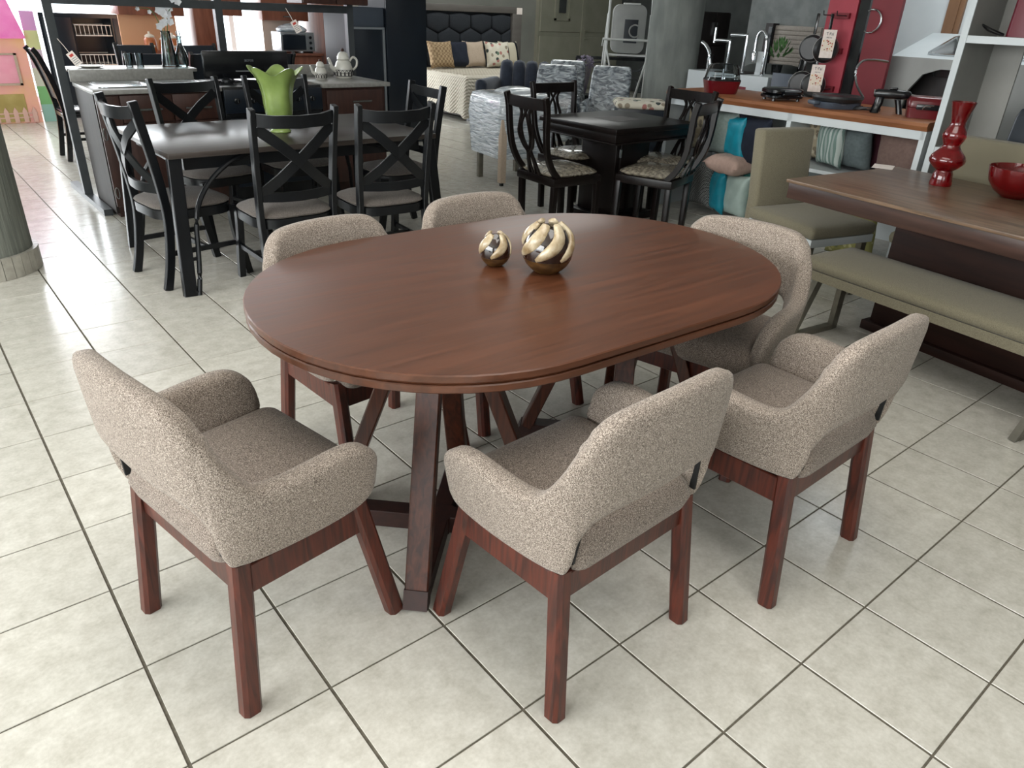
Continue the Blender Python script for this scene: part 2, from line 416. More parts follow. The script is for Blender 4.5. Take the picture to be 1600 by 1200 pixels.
# ------------------------------------------------------------------ geometry helper
class M:
    def __init__(s):
        s.v, s.f = [], []

    def add(s, vs, fs):
        n = len(s.v)
        s.v += [tuple(p) for p in vs]
        s.f += [tuple(i + n for i in q) for q in fs]
        return s

    def box(s, c, d, rz=0.0, mat=None):
        x, y, z = d[0] / 2, d[1] / 2, d[2] / 2
        vs = [Vector((a * x, b * y, e * z)) for e in (-1, 1) for b in (-1, 1) for a in (-1, 1)]
        m = Matrix.Rotation(rz, 3, 'Z')
        if mat is not None:
            m = mat
        return s.add([m @ p + Vector(c) for p in vs], [(0, 2, 3, 1), (4, 5, 7, 6), (0, 1, 5, 4), (2, 6, 7, 3), (0, 4, 6, 2), (1, 3, 7, 5)])

    def bounds(s, x0, x1, y0, y1, z0, z1):
        return s.box(((x0 + x1) / 2, (y0 + y1) / 2, (z0 + z1) / 2), (abs(x1 - x0), abs(y1 - y0), abs(z1 - z0)))

    def sweep(s, pts, sec, up=(0, 0, 1), scales=None):
        """closed 2-D section swept along a polyline"""
        pts = [Vector(p) for p in pts]
        n = len(sec)
        rings = []
        for i, p in enumerate(pts):
            a = pts[max(i - 1, 0)]
            b = pts[min(i + 1, len(pts) - 1)]
            t = (b - a).normalized()
            u = Vector(up)
            if abs(t.dot(u.normalized())) > 0.97:
                u = Vector((0, 1, 0)) if abs(t.y) < 0.9 else Vector((1, 0, 0))
            x = t.cross(u).normalized()
            y = x.cross(t).normalized()
            k = scales[i] if scales else 1.0
            rings.append([p + x * q[0] * k + y * q[1] * k for q in sec])
        return s.loft(rings)

    def bar(s, p0, p1, wd, dp, up=(0, 0, 1), ch=0.0, k0=1.0, k1=1.0):
        a, b = wd / 2, dp / 2
        if ch:
            sec = [(-a + ch, -b), (a - ch, -b), (a, -b + ch), (a, b - ch), (a - ch, b), (-a + ch, b), (-a, b - ch), (-a, -b + ch)]
        else:
            sec = [(-a, -b), (a, -b), (a, b), (-a, b)]
        return s.sweep([p0, p1], sec, up, (k0, k1))

    def curve(s, pts, wd, dp, up=(0, 0, 1), scales=None):
        a, b = wd / 2, dp / 2
        return s.sweep(pts, [(-a, -b), (a, -b), (a, b), (-a, b)], up, scales)

    def tube(s, pts, r, n=8, scales=None):
        sec = [(math.cos(2 * PI * i / n) * r, math.sin(2 * PI * i / n) * r) for i in range(n)]
        pts = [Vector(p) for p in pts]
        d = (pts[-1] - pts[0])
        up = (0, 0, 1) if abs(d.z) < 0.9 * d.length else (0, 1, 0)
        return s.sweep(pts, sec, up, scales)

    def loft(s, rings, cap=True):
        n = len(rings[0])
        vs = [p for r_ in rings for p in r_]
        fs = []
        for i in range(len(rings) - 1):
            for j in range(n):
                k = (j + 1) % n
                fs.append((i * n + j, i * n + k, (i + 1) * n + k, (i + 1) * n + j))
        if cap:
            fs.append(tuple(range(n - 1, -1, -1)))
            fs.append(tuple((len(rings) - 1) * n + j for j in range(n)))
        return s.add(vs, fs)

    def lathe(s, prof, n=28, c=(0, 0, 0), cap=True):
        rings = [[Vector((c[0] + r_ * math.cos(2 * PI * i / n), c[1] + r_ * math.sin(2 * PI * i / n), c[2] + z)) for i in range(n)] for r_, z in prof]
        return s.loft(rings, cap)

    def prism(s, poly, z0, z1):
        n = len(poly)
        return s.loft([[Vector((p[0], p[1], z0)) for p in poly], [Vector((p[0], p[1], z1)) for p in poly]])

    def extr(s, poly, fn):
        """poly in 2-D, fn(p, 0/1) -> 3-D point on either face"""
        return s.loft([[Vector(fn(p, 0)) for p in poly], [Vector(fn(p, 1)) for p in poly]])

    def puff(s, w_, d_, z0, z1, r=0.05, dome=0.02, c=(0, 0), taper=1.0, bulge=0.008, lip=0.3):
        """upholstered pad: rounded plan, soft edges, domed top; taper scales the +y end"""
        pl = rrect(w_, d_, r)
        h = z1 - z0
        rows = [(-0.012, z0), (0, z0 + h * 0.15), (bulge, z0 + h * 0.5), (0, z1 - h * 0.18), (-0.012, z1 - h * 0.03), (-0.03, z1 + dome * 0.3), (-0.07, z1 + dome * 0.7), (-0.12, z1 + dome * 0.92), (-0.17, z1 + dome)]
        rings = []
        for o, z in rows:
            ring = []
            for x, y in pl:
                kx = max(0.05, (w_ / 2 + o) / (w_ / 2))
                ky = max(0.05, (d_ / 2 + o) / (d_ / 2))
                t = 1 + (taper - 1) * (y / d_ + 0.5)
                ring.append(Vector((c[0] + x * kx * t, c[1] + y * ky, z)))
            rings.append(ring)
        return s.loft(rings)

    def pillow(s, w_, h_, t_, mat, c):
        n = 12
        vs, fs = [], []
        for side in (1, -1):
            for i in range(n + 1):
                for j in range(n + 1):
                    u, v = 2 * i / n - 1, 2 * j / n - 1
                    k = ((1 - u ** 4) * (1 - v ** 4)) ** 0.55
                    px = u * w_ / 2 * (1 - 0.10 * (1 - abs(v) ** 2) * abs(u) ** 3)
                    py = v * h_ / 2 * (1 - 0.10 * (1 - abs(u) ** 2) * abs(v) ** 3)
                    q = Vector((px, side * t_ / 2 * k + 0.004 * math.sin(9 * u + 5 * v), py))
                    vs.append(mat @ q + Vector(c))
        m_ = (n + 1) ** 2
        for k in (0, 1):
            for i in range(n):
                for j in range(n):
                    a = k * m_ + i * (n + 1) + j
                    q = (a, a + 1, a + n + 2, a + n + 1)
                    fs.append(q if k else q[::-1])
        return s.add(vs, fs)

    def build(s, name, mat, parent=None, smooth=True, bev=0.0, seg=2, loc=None, rz=None, angle=40, weld=False):
        me = bpy.data.meshes.new(name)
        me.from_pydata(s.v, [], s.f)
        bm = bmesh.new()
        bm.from_mesh(me)
        if weld:
            bmesh.ops.remove_doubles(bm, verts=bm.verts, dist=0.0005)
        bmesh.ops.recalc_face_normals(bm, faces=bm.faces)
        if bev:
            ed = [e for e in bm.edges if len(e.link_faces) == 2 and e.calc_face_angle(0) > R(35)]
            bmesh.ops.bevel(bm, geom=ed, offset=bev, segments=seg, affect='EDGES', profile=0.5, clamp_overlap=True)
        bm.to_mesh(me)
        bm.free()
        if smooth:
            me.shade_smooth()
            me.set_sharp_from_angle(angle=R(angle))
        me.materials.append(G[mat] if isinstance(mat, str) else mat)
        o = bpy.data.objects.new(name, me)
        COL.objects.link(o)
        if parent is not None:
            o.parent = parent
        if loc is not None:
            o.location = loc
        if rz is not None:
            o.rotation_euler = (0, 0, rz)
        return o


def rrect(w_, d_, r, n=5):
    pts = []
    r = min(r, w_ / 2 - 0.001, d_ / 2 - 0.001)
    for cx, cy, a0 in ((w_ / 2 - r, -d_ / 2 + r, -PI / 2), (w_ / 2 - r, d_ / 2 - r, 0), (-w_ / 2 + r, d_ / 2 - r, PI / 2), (-w_ / 2 + r, -d_ / 2 + r, PI)):
        for i in range(n + 1):
            a = a0 + PI / 2 * i / n
            pts.append((cx + r * math.cos(a), cy + r * math.sin(a)))
    return pts


def spline(keys, per=6):
    """Catmull-Rom through tuples"""
    out = []
    for i in range(len(keys) - 1):
        p0, p1, p2, p3 = keys[max(i - 1, 0)], keys[i], keys[i + 1], keys[min(i + 2, len(keys) - 1)]
        for k in range(per):
            t = k / per
            out.append(tuple(0.5 * (2 * b + (c - a) * t + (2 * a - 5 * b + 4 * c - d) * t * t + (3 * b - a - 3 * c + d) * t ** 3) for a, b, c, d in zip(p0, p1, p2, p3)))
    out.append(tuple(keys[-1]))
    return out


def tag(o, label, cat, group=None, kind=None):
    o['label'] = label
    o['category'] = cat
    if group:
        o['group'] = group
    if kind:
        o['kind'] = kind
    return o


def thing(name, label, cat, loc=(0, 0, 0), rz=0.0, group=None):
    o = bpy.data.objects.new(name, None)
    o.empty_display_size = 0.1
    COL.objects.link(o)
    o.location = loc
    o.rotation_euler = (0, 0, rz)
    return tag(o, label, cat, group)


def struct(o):
    o['kind'] = 'structure'
    return o


def part_label(o, label):
    o['label'] = label
    return o


def dup(root, loc, rz, label, group=None):
    r = root.copy()
    COL.objects.link(r)
    r.location = loc
    r.rotation_euler = (0, 0, rz)
    r['label'] = label
    if group:
        r['group'] = group
    for ch in list(root.children):
        c = ch.copy()
        COL.objects.link(c)
        c.parent = r
        for g in list(ch.children):
            d = g.copy()
            COL.objects.link(d)
            d.parent = c
    return r


def text(name, body, size, mat, parent, matrix, depth=0.0004):
    cu = bpy.data.curves.new(name, 'FONT')
    cu.body = body
    cu.size = size
    cu.align_x = 'CENTER'
    cu.align_y = 'CENTER'
    cu.extrude = depth
    tmp = bpy.data.objects.new(name + '_curve', cu)
    COL.objects.link(tmp)
    me = bpy.data.meshes.new_from_object(tmp)
    bpy.data.objects.remove(tmp)
    me.materials.clear()
    me.materials.append(G[mat])
    o = bpy.data.objects.new(name, me)
    COL.objects.link(o)
    o.parent = parent
    o.matrix_local = matrix
    return o

# ================================================================== SETTING
X0, X1, Y0, Y1, ZC = -4.6, 13.2, -4.6, 12.4, 3.3
flo = struct(M().bounds(X0, X1, Y0, Y1, -0.06, -0.0026).build('floor', 'grout', smooth=False))
T, GX, GY = 0.335, 0.1485, 3.5515


def tile_mesh():
    m = M()
    a, b, e = T / 2 - 0.0040, T / 2 - 0.0026, 0.0007
    lo = [(-a, -b, -0.004), (a, -b, -0.004), (a, b, -0.004), (-a, b, -0.004)]
    mi = [(-a, -b, -0.0012), (a, -b, -0.0012), (a, b, -0.0012), (-a, b, -0.0012)]
    hi = [(-a + e, -b + e, 0), (a - e, -b + e, 0), (a - e, b - e, 0), (-a + e, b - e, 0)]
    m.loft([lo, mi, hi])
    return m


def proj(p):
    d = Vector(p) - Vector((0, 0, CAM_H))
    z = d.dot(fw)
    if z < 0.05:
        return None
    return 800 + F_PX * d.dot(rt) / z, 600 - F_PX * d.dot(up) / z


tiles = []
for i in range(int((X0 - GX) / T) + 1, int((X1 - GX) / T)):
    for j in range(int((Y0 - GY) / T) + 1, int((Y1 - GY) / T)):
        cx, cy = GX + (i + 0.5) * T, GY + (j + 0.5) * T
        q = [proj((cx + a * T / 2, cy + b * T / 2, 0)) for a, b in ((-1, -1), (1, -1), (1, 1), (-1, 1))]
        ar = 0
        if None not in q:
            q = [(min(max(x, 0), 1600), min(max(y, 0), 1200)) for x, y in q]
            ar = abs(sum(q[k][0] * q[(k + 1) % 4][1] - q[(k + 1) % 4][0] * q[k][1] for k in range(4))) / 2
        tiles.append((ar, cx, cy))
tiles.sort(reverse=True)
tm = tile_mesh()
t0 = tm.build('tile', 'tile', flo, smooth=False)
for k, (ar, cx, cy) in enumerate(tiles[:300]):
    o = t0 if k == 0 else t0.copy()
    if k:
        COL.objects.link(o)
    o.location = (cx, cy, random.uniform(-0.0003, 0.0003))
rest = M()
for ar, cx, cy in tiles[300:]:
    rest.add([(p[0] + cx, p[1] + cy, p[2]) for p in tm.v], tm.f[1:])
o = rest.build('tiles', 'tile', flo, smooth=False)
o['kind'] = 'stuff'

struct(M().bounds(X0, X1, Y0, Y1, ZC, ZC + 0.1).build('ceiling', 'ceil', smooth=False))
# back wall: glazed on one side, plaster on the other
struct(M().bounds(6.1, X1, Y1, Y1 + 0.2, 0, ZC).build('wall_back', 'wall', smooth=False))
struct(M().bounds(X0, 6.1, Y1, Y1 + 0.2, 2.9, ZC).bounds(X0, 6.1, Y1, Y1 + 0.2, 0, 0.12).build('trim_1', 'white_frame', smooth=False))
# shop-front glazing behind the camera and at the side
def glazing(name, p0, p1, n, z0, z1):
    p0, p1 = Vector((*p0, 0)), Vector((*p1, 0))
    d = (p1 - p0)
    fr = M()
    for k in range(n + 1):
        q = p0 + d * k / n
        fr.box((q.x, q.y, (z0 + z1) / 2), (0.07, 0.07, z1 - z0))
    for z in (z0 + 0.03, (z0 + z1) / 2 + 0.55, z1 - 0.03):
        fr.bar((p0.x, p0.y, z), (p1.x, p1.y, z), 0.05, 0.06)
    o = struct(fr.build(name, 'white_frame', smooth=False))
    for k in range(n):
        a, b = p0 + d * k / n, p0 + d * (k + 1) / n
        nrm = Vector((-d.y, d.x, 0)).normalized() * 0.004
        M().add([a + nrm + Vector((0, 0, z0)), b + nrm + Vector((0, 0, z0)), b + nrm + Vector((0, 0, z1)), a + nrm + Vector((0, 0, z1))], [(0, 1, 2, 3)]).build('pane', 'pane', o, smooth=False)
    return o
glazing('window_1', (X0, Y1 + 0.1), (6.1, Y1 + 0.1), 7, 0.12, 2.9)
glazing('window_2', (X0, Y0), (-0.5, Y0), 4, 0.3, 2.9)
glazing('window_3', (X0, -2.0), (X0, 5.2), 5, 0.3, 2.9)
struct(M().bounds(X0, X1, Y0 - 0.1, Y0 + 0.1, 0, 0.3).bounds(X0, X1, Y0 - 0.1, Y0 + 0.1, 2.9, ZC).bounds(-0.5, X1, Y0 - 0.1, Y0 + 0.1, 0.3, 2.9).build('wall_front', 'wall', smooth=False))
struct(M().bounds(X0 - 0.1, X0 + 0.1, Y0, Y1, 0, 0.3).bounds(X0 - 0.1, X0 + 0.1, Y0, Y1, 2.9, ZC).bounds(X0 - 0.1, X0 + 0.1, 5.2, Y1, 0.3, 2.9).bounds(X0 - 0.1, X0 + 0.1, Y0, -2.0, 0.3, 2.9).build('wall_left', 'wall', smooth=False))
struct(M().bounds(9.0, 9.15, Y0, 6.2, 0, ZC).build('wall_right', 'wallc', smooth=False))
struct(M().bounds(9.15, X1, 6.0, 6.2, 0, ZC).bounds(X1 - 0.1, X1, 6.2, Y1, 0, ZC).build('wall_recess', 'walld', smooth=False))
# grey metal double door
dr = struct(M().bounds(10.72, 13.1, 12.31, 12.4, 0.0, 2.6).build('door_1', 'doorp', smooth=False))
for (a, b) in ((10.76, 11.93), (12.0, 13.08)):
    for (z0, z1) in ((0.05, 1.05), (1.13, 2.5)):
        M().bounds(a, b, 12.285, 12.312, z0, z1).build('door_panel', 'doorp', dr, bev=0.008, smooth=False)
M().bounds(11.90, 12.02, 12.27, 12.3, 0.05, 2.5).build('door_stile', 'doorp', dr, smooth=False)
hf = M()
for a, b, c, d in ((11.12, 11.16, 1.34, 1.95), (11.5, 11.54, 1.34, 1.95), (11.12, 11.54, 1.34, 1.38)):
    hf.bounds(a, b, 12.255, 12.29, c, d)
hf.build('hatch_frame', 'doorp', dr, smooth=False)
M().bounds(11.24, 11.42, 12.26, 12.29, 1.48, 1.9).build('hatch', 'walld', dr, smooth=False)
for z in (1.02, 1.18):
    M().bounds(12.0, 12.12, 12.25, 12.29, z - 0.015, z + 0.015).build('door_hinge', 'doorp', dr, smooth=False)


def column(name, x, y, r, mat, base):
    o = M().lathe([(r, 0.0), (r, ZC)], 48, (x, y, 0)).build(name, mat)
    struct(o)
    if base:
        n = 34
        rb = r + 0.028
        for k in range(n):
            a0, a1 = 2 * PI * (k + 0.03) / n, 2 * PI * (k + 0.97) / n
            am = (a0 + a1) / 2
            if math.cos(am - math.atan2(-y, -x)) < -0.35:
                continue
            ps = [(x + q * math.cos(a), y + q * math.sin(a)) for q, a in ((r - 0.01, a0), (rb, a0), (rb, am), (rb, a1), (r - 0.01, a1))]
            M().prism(ps, 0.001, 0.125).build('tile', 'coltile', o, smooth=False)
    return o
column('column_left', 0.22, 5.17, 0.287, 'column', True)
column('column_right', 7.05, 5.78, 0.285, 'col_r', False)

# ================================================================== OVAL TABLE
def stadium(h, r, n=26):
    pts = []
    for cx, a0 in ((h, -PI / 2), (-h, PI / 2)):
        for i in range(n + 1):
            a = a0 + PI * i / n
            # slightly squared ends
            c, s_ = math.cos(a), math.sin(a)
            pts.append((cx + r * math.copysign(abs(c) ** 0.97, c), r * math.copysign(abs(s_) ** 0.97, s_)))
    return pts


tt = thing('dining_table', 'oval reddish-brown wooden dining table with two splayed pedestals on tiled floor', 'table', (1.467, 1.656, 0), R(-2.4))
m = M()
for z0, z1, o_ in ((0.739, 0.76, 0.0), (0.733, 0.739, -0.006), (0.712, 0.733, -0.002)):
    pl = stadium(0.298, 0.581 + o_)
    e = 0.003
    pi = stadium(0.298, 0.581 + o_ - e)
    m.loft([[Vector((*p, z0)) for p in pi], [Vector((*p, z0 + e)) for p in pl], [Vector((*p, z1 - e)) for p in pl], [Vector((*p, z1)) for p in pi]])
m.build('tabletop', 'top', tt, angle=25)
for cx, cy in ((-0.415, -0.113), (0.415, -0.038)):
    c, s_ = math.cos(R(2.4)), math.sin(R(2.4))
    for k, ang in enumerate((225, 135, -45, 45)):
        a = R(ang + 2.4)
        d = Vector((math.cos(a), math.sin(a), 0))
        side = Vector((-d.y, d.x, 0))
        foot = Vector((cx, cy, 0)) + d * 0.355
        topp = Vector((cx, cy, 0.712)) + d * 0.085
        lg = M().bar(foot + Vector((0, 0, 0.0)), topp, 0.066, 0.044, up=d, ch=0.004).build('leg', 'tleg', tt, bev=0.0)
        M().bar(foot + Vector((0, 0, -0.0)) + d * 0.003, foot + (topp - foot) * 0.075 + d * 0.003, 0.068, 0.046, up=d).build('foot_shoe', 'endgrain', lg, smooth=False)
        # floor beam of the cross base
        M().bar(Vector((cx, cy, 0.034)) + d * 0.035, foot + Vector((0, 0, 0.034)) - d * 0.02, 0.062, 0.06, ch=0.003).build('base_beam', 'endgrain', tt)
    M().box((cx, cy, 0.7), (0.2, 0.2, 0.022), rz=R(45)).build('mounting_block', 'tleg', tt)
    M().box((cx, cy, 0.034), (0.07, 0.07, 0.06), rz=R(45)).build('beam_joint', 'endgrain', tt)


# ------------------------------------------------------------------ tub armchairs
def shell_mesh():
    # lateral, forward, z bottom, z top, thickness, back-ness
    k = [(0.248, 0.394, 0.476, 0.505, 0.012, 0), (0.252, 0.388, 0.444, 0.545, 0.040, 0), (0.254, 0.372, 0.424, 0.572, 0.058, 0), (0.256, 0.342, 0.412, 0.594, 0.066, 0),
         (0.257, 0.296, 0.406, 0.604, 0.068, 0), (0.257, 0.222, 0.405, 0.602, 0.068, 0), (0.254, 0.135, 0.408, 0.598, 0.066, 0.05),
         (0.247, 0.078, 0.410, 0.612, 0.064, 0.2), (0.236, 0.042, 0.410, 0.668, 0.062, 0.5), (0.225, 0.022, 0.416, 0.722, 0.060, 0.75),
         (0.216, 0.014, 0.480, 0.752, 0.058, 0.9), (0.202, 0.004, 0.545, 0.782, 0.058, 1), (0.164, -0.009, 0.574, 0.808, 0.058, 1),
         (0.085, -0.018, 0.580, 0.818, 0.058, 1), (0.0, -0.021, 0.581, 0.820, 0.058, 1)]
    half = spline(k, 5)
    full = [(-a, *r_) for a, *r_ in half] + [tuple(q) for q in half[::-1][1:]]
    rings = []
    N = 18
    for i, (x, y, zb, zt, th, bk) in enumerate(full):
        a = full[max(i - 1, 0)]
        b = full[min(i + 1, len(full) - 1)]
        t = Vector((b[0] - a[0], b[1] - a[1], 0))
        if i == 0 or i == len(full) - 1:
            t = Vector((0, -1 if i == 0 else 1, 0))
        t.normalize()
        nrm = Vector((t.y, -t.x, 0))
        hh, zc = (zt - zb) / 2, (zt + zb) / 2
        ring = []
        for j in range(N):
            an = 2 * PI * j / N
            c, s_ = math.cos(an), math.sin(an)
            ex = 0.5
            u = math.copysign(abs(c) ** ex, c) * th / 2
            er = 0.38 if hh > 0.05 else 0.7
            v = math.copysign(abs(s_) ** er, s_)
            z = zc + v * hh
            rec = bk * 0.07 * (z - 0.52)
            flare = (1 - 0.8 * bk) * 0.18 * (z - 0.53) * (1 if x > 0 else -1) * min(1, abs(x) / 0.2)
            ring.append(Vector((x + flare, y - rec, z)) + nrm * u)
        rings.append(ring)
    return M().loft(rings)


def make_armchair(loc, rz, label, group):
    t = thing('armchair', label, 'chair', loc, rz, group)
    shell_mesh().build('upholstered_shell', 'tweed', t, angle=70)
    m = M()
    m.puff(0.404, 0.412, 0.392, 0.490, r=0.035, dome=0.020, c=(0, 0.214), taper=1.10, bulge=0.010)
    m.build('seat_cushion', 'tweed2', t, angle=70)
    for s_ in (-1, 1):
        M().curve([(s_ * 0.2185, 0.022, 0.445), (s_ * 0.2150, 0.020, 0.48), (s_ * 0.208, 0.015, 0.535), (s_ * 0.199, 0.008, 0.57)], 0.007, 0.028, up=(0, 1, 0)).build('lining_strip', 'strap', t)
    tops = {}
    for s_ in (-1, 1):
        rb, rtp = Vector((s_ * 0.243, 0.0, 0)), Vector((s_ * 0.222, 0.042, 0.413))
        fb, ft = Vector((s_ * 0.243, 0.445, 0)), Vector((s_ * 0.222, 0.356, 0.405))
        M().bar(rb, rtp, 0.042, 0.046, up=(0, 1, 0), ch=0.009).build('leg', 'leg', t, angle=30)
        M().bar(fb, ft, 0.042, 0.046, up=(0, 1, 0), ch=0.009).build('leg', 'leg', t, angle=30)
        M().bar((s_ * 0.226, 0.05, 0.362), (s_ * 0.226, 0.352, 0.354), 0.024, 0.078, ch=0.003).build('rail', 'leg', t, angle=30)
    for y, z in ((0.040, 0.362), (0.364, 0.352)):
        M().bar((-0.21, y, z), (0.21, y, z), 0.024, 0.074, ch=0.003).build('rail', 'leg', t, angle=30)
    return t


GA = 'tweed armchairs around the oval table'
A0 = make_armchair((0.262, 1.50, 0), R(10.4 - 90), 'beige tweed armchair at the rounded table end nearest the round plaster column', GA)
def facing(a):
    return R(a - 90)
dup(A0, (1.11, 0.825, 0), facing(92.7), 'beige tweed armchair with its back to the viewer in front of the table leg')
dup(A0, (1.848, 0.725, 0), facing(91.4), 'beige tweed armchair tucked at the long table side, in front of the olive bench')
dup(A0, (2.41, 1.51, 0), facing(193), 'beige tweed armchair at the rounded table end beside the olive bench')
dup(A0, (1.10, 2.315, 0), facing(275), 'beige tweed armchair beyond the oval table, in front of the lime vase table')
dup(A0, (1.775, 2.365, 0), facing(267), 'beige tweed armchair beyond the oval table, behind the two egg vases')


# ------------------------------------------------------------------ two egg-shaped vases
def egg_r(z, h, r):
    t = z / h
    pr_ = [(0, .46), (.06, .62), (.15, .80), (.28, .95), (.42, 1.0), (.58, .97), (.74, .86), (.88, .66), (1.0, .42)]
    for (a, ra), (b, rb) in zip(pr_, pr_[1:]):
        if t <= b:
            k = (t - a) / (b - a)
            return r * (ra + (rb - ra) * k)
    return r * 0.42


def egg_vase(loc, h, r, n, label, rz):
    t = thing('egg_vase', label, 'vase', loc, rz, 'egg vases on the oval table')
    prof = [(egg_r(h * q, h, r), h * q) for q in (0, .03, .08, .15, .22, .30)]
    M().lathe([(0.001, 0.0)] + prof, 36).build('base_bowl', 'bronze', t, angle=60)
    up_ = [(egg_r(h * q, h, r) * 0.985, h * q) for q in (.30, .40, .5, .6, .7, .8, .88)]
    up_ += [(r * 0.50, h * 0.86), (r * 0.42, h * 0.74), (0.001, h * 0.66)]
    M().lathe(up_, 36).build('body', 'egg', t, angle=60)
    for k in range(n):
        a0 = 2 * PI * k / n
        pts, sc_ = [], []
        for i in range(11):
            q = i / 10
            z = h * (0.335 + 0.645 * q)
            a = a0 + 1.25 * q + 0.25 * math.sin(q * PI)
            rr = egg_r(min(z, h * 0.97), h, r) * (0.955 - 0.10 * q ** 4)
            pts.append((rr * math.cos(a), rr * math.sin(a), z))
            sc_.append(0.25 + 1.05 * math.sin(PI * (0.03 + 0.84 * q)) ** 0.8)
        sec = [(math.cos(2 * PI * i / 10) * r * (0.215 if n > 4 else 0.25), math.sin(2 * PI * i / 10) * r * 0.13) for i in range(10)]
        m = M()
        # keep the flat side of the petal on the egg: sweep with outward up vector
        rings = []
        P = [Vector(p) for p in pts]
        for i, p in enumerate(P):
            tg = (P[min(i + 1, 10)] - P[max(i - 1, 0)]).normalized()
            nrm = Vector((p.x, p.y, 0)).normalized()
            sd = tg.cross(nrm).normalized()
            nr = sd.cross(tg).normalized()
            rings.append([p + sd * x * sc_[i] + nr * y * sc_[i] for x, y in sec])
        m.loft(rings).build('petal', 'petal', t, angle=80)
    return t


egg_vase((1.500, 1.625, 0.7603), 0.158, 0.080, 6, 'larger cream and black petal-patterned egg vase on the oval table', R(200))
egg_vase((1.400, 1.762, 0.7603), 0.106, 0.050, 4, 'smaller cream and black petal-patterned egg vase on the oval table', R(215))

# ================================================================== CHARCOAL DINING SET
tb = thing('dining_table', 'charcoal dining table with dark brown top and curved metal braces, lime vase on it', 'table', (1.92, 4.64, 0))
M().bounds(-0.83, 0.83, -0.53, 0.53, 0.732, 0.762).build('tabletop', 'blacktop', tb, bev=0.004)
M().bounds(-0.74, 0.74, -0.46, -0.435, 0.66, 0.732).bounds(-0.74, 0.74, 0.435, 0.46, 0.66, 0.732).bounds(-0.74, -0.715, -0.435, 0.435, 0.66, 0.732).bounds(0.715, 0.74, -0.435, 0.435, 0.66, 0.732).build('apron', 'black', tb, smooth=False)
for sx in (-1, 1):
    for sy in (-1, 1):
        M().bar((sx * 0.845, sy * 0.56, 0), (sx * 0.795, sy * 0.49, 0.73), 0.042, 0.07, up=(1, 0, 0), ch=0.004).build('leg', 'black', tb)
        pts = [(sx * 0.80, sy * 0.575, 0), (sx * 0.775, sy * 0.555, 0.12), (sx * 0.755, sy * 0.535, 0.26), (sx * 0.74, sy * 0.52, 0.38), (sx * 0.70, sy * 0.505, 0.50),
               (sx * 0.61, sy * 0.49, 0.61), (sx * 0.49, sy * 0.475, 0.69), (sx * 0.36, sy * 0.46, 0.728)]
        m = M().tube(spline(pts, 4), 0.014, 8)
        m.bar((sx * 0.82, sy * 0.55, 0.2), (sx * 0.765, sy * 0.545, 0.2), 0.016, 0.016).bar((sx * 0.845, sy * 0.565, 0.02), (sx * 0.80, sy * 0.575, 0.02), 0.016, 0.016)
        m.build('brace', 'black', tb)


def make_xchair(loc, rz, label, group):
    t = thing('dining_chair', label, 'chair', loc, rz, group)
    for s_ in (-1, 1):
        pts = [(s_ * 0.215, -0.045, 0), (s_ * 0.213, -0.005, 0.16), (s_ * 0.211, 0.022, 0.36), (s_ * 0.213, 0.018, 0.52), (s_ * 0.218, -0.012, 0.76), (s_ * 0.225, -0.055, 1.01)]
        M().curve(spline(pts, 4), 0.03, 0.046, up=(0, 1, 0)).build('back_post', 'black', t, bev=0.003, seg=1)
        pts = [(s_ * 0.205, 0.455, 0), (s_ * 0.205, 0.43, 0.14), (s_ * 0.2, 0.405, 0.28), (s_ * 0.195, 0.40, 0.42)]
        M().curve(spline(pts, 4), 0.036, 0.04, up=(0, 1, 0)).build('leg', 'black', t)
        M().bar((s_ * 0.205, 0.0, 0.2), (s_ * 0.203, 0.415, 0.2), 0.018, 0.026).build('stretcher', 'black', t, smooth=False)
    M().bar((-0.2, 0.22, 0.2), (0.2, 0.22, 0.2), 0.018, 0.026).build('stretcher', 'black', t, smooth=False)
    M().curve([(-0.215, -0.045, 0.955), (-0.13, -0.085, 0.945), (0, -0.102, 0.942), (0.13, -0.085, 0.945), (0.215, -0.045, 0.955)], 0.02, 0.062).build('top_rail', 'black', t)
    M().curve([(-0.21, 0.012, 0.56), (-0.1, -0.018, 0.555), (0, -0.028, 0.553), (0.1, -0.018, 0.555), (0.21, 0.012, 0.56)], 0.018, 0.05).build('lower_rail', 'black', t)
    for s_ in (-1, 1):
        M().curve([(s_ * 0.205, -0.04, 0.912), (s_ * 0.1, -0.065, 0.83), (0, -0.062, 0.745), (-s_ * 0.1, -0.035, 0.655), (-s_ * 0.2, 0.005, 0.575)], 0.055, 0.012, up=(0, 1, 0)).build('cross_slat', 'black', t)
    m = M()
    pl = rrect(0.46, 0.44, 0.13)
    m.loft([[Vector((x, y + 0.205, z)) for x, y in pl] for z in (0.385, 0.435)])
    m.build('seat_frame', 'black', t)
    M().puff(0.45, 0.435, 0.436, 0.462, r=0.13, dome=0.028, c=(0, 0.205)).build('seat_pad', 'seatgrey', t, angle=70)
    return t


GB = 'crossback chairs around the charcoal table'
xb = make_xchair((1.02, 4.45, 0), facing(7), 'charcoal crossback chair seen from the side at the table end near the column', GB)
dup(xb, (1.64, 3.80, 0), facing(90), 'charcoal crossback chair with its back to the viewer, in front of the lime vase')
dup(xb, (2.22, 3.76, 0), facing(86), 'charcoal crossback chair with its back to the viewer, nearer the dark pedestal table')
dup(xb, (1.62, 5.36, 0), facing(-80), 'charcoal crossback chair beyond the table, in front of the sink unit')
dup(xb, (2.27, 5.42, 0), facing(-90), 'charcoal crossback chair beyond the table, in front of the black stove')
dup(xb, (2.99, 4.66, 0), facing(176), 'charcoal crossback chair at the table end facing the column')

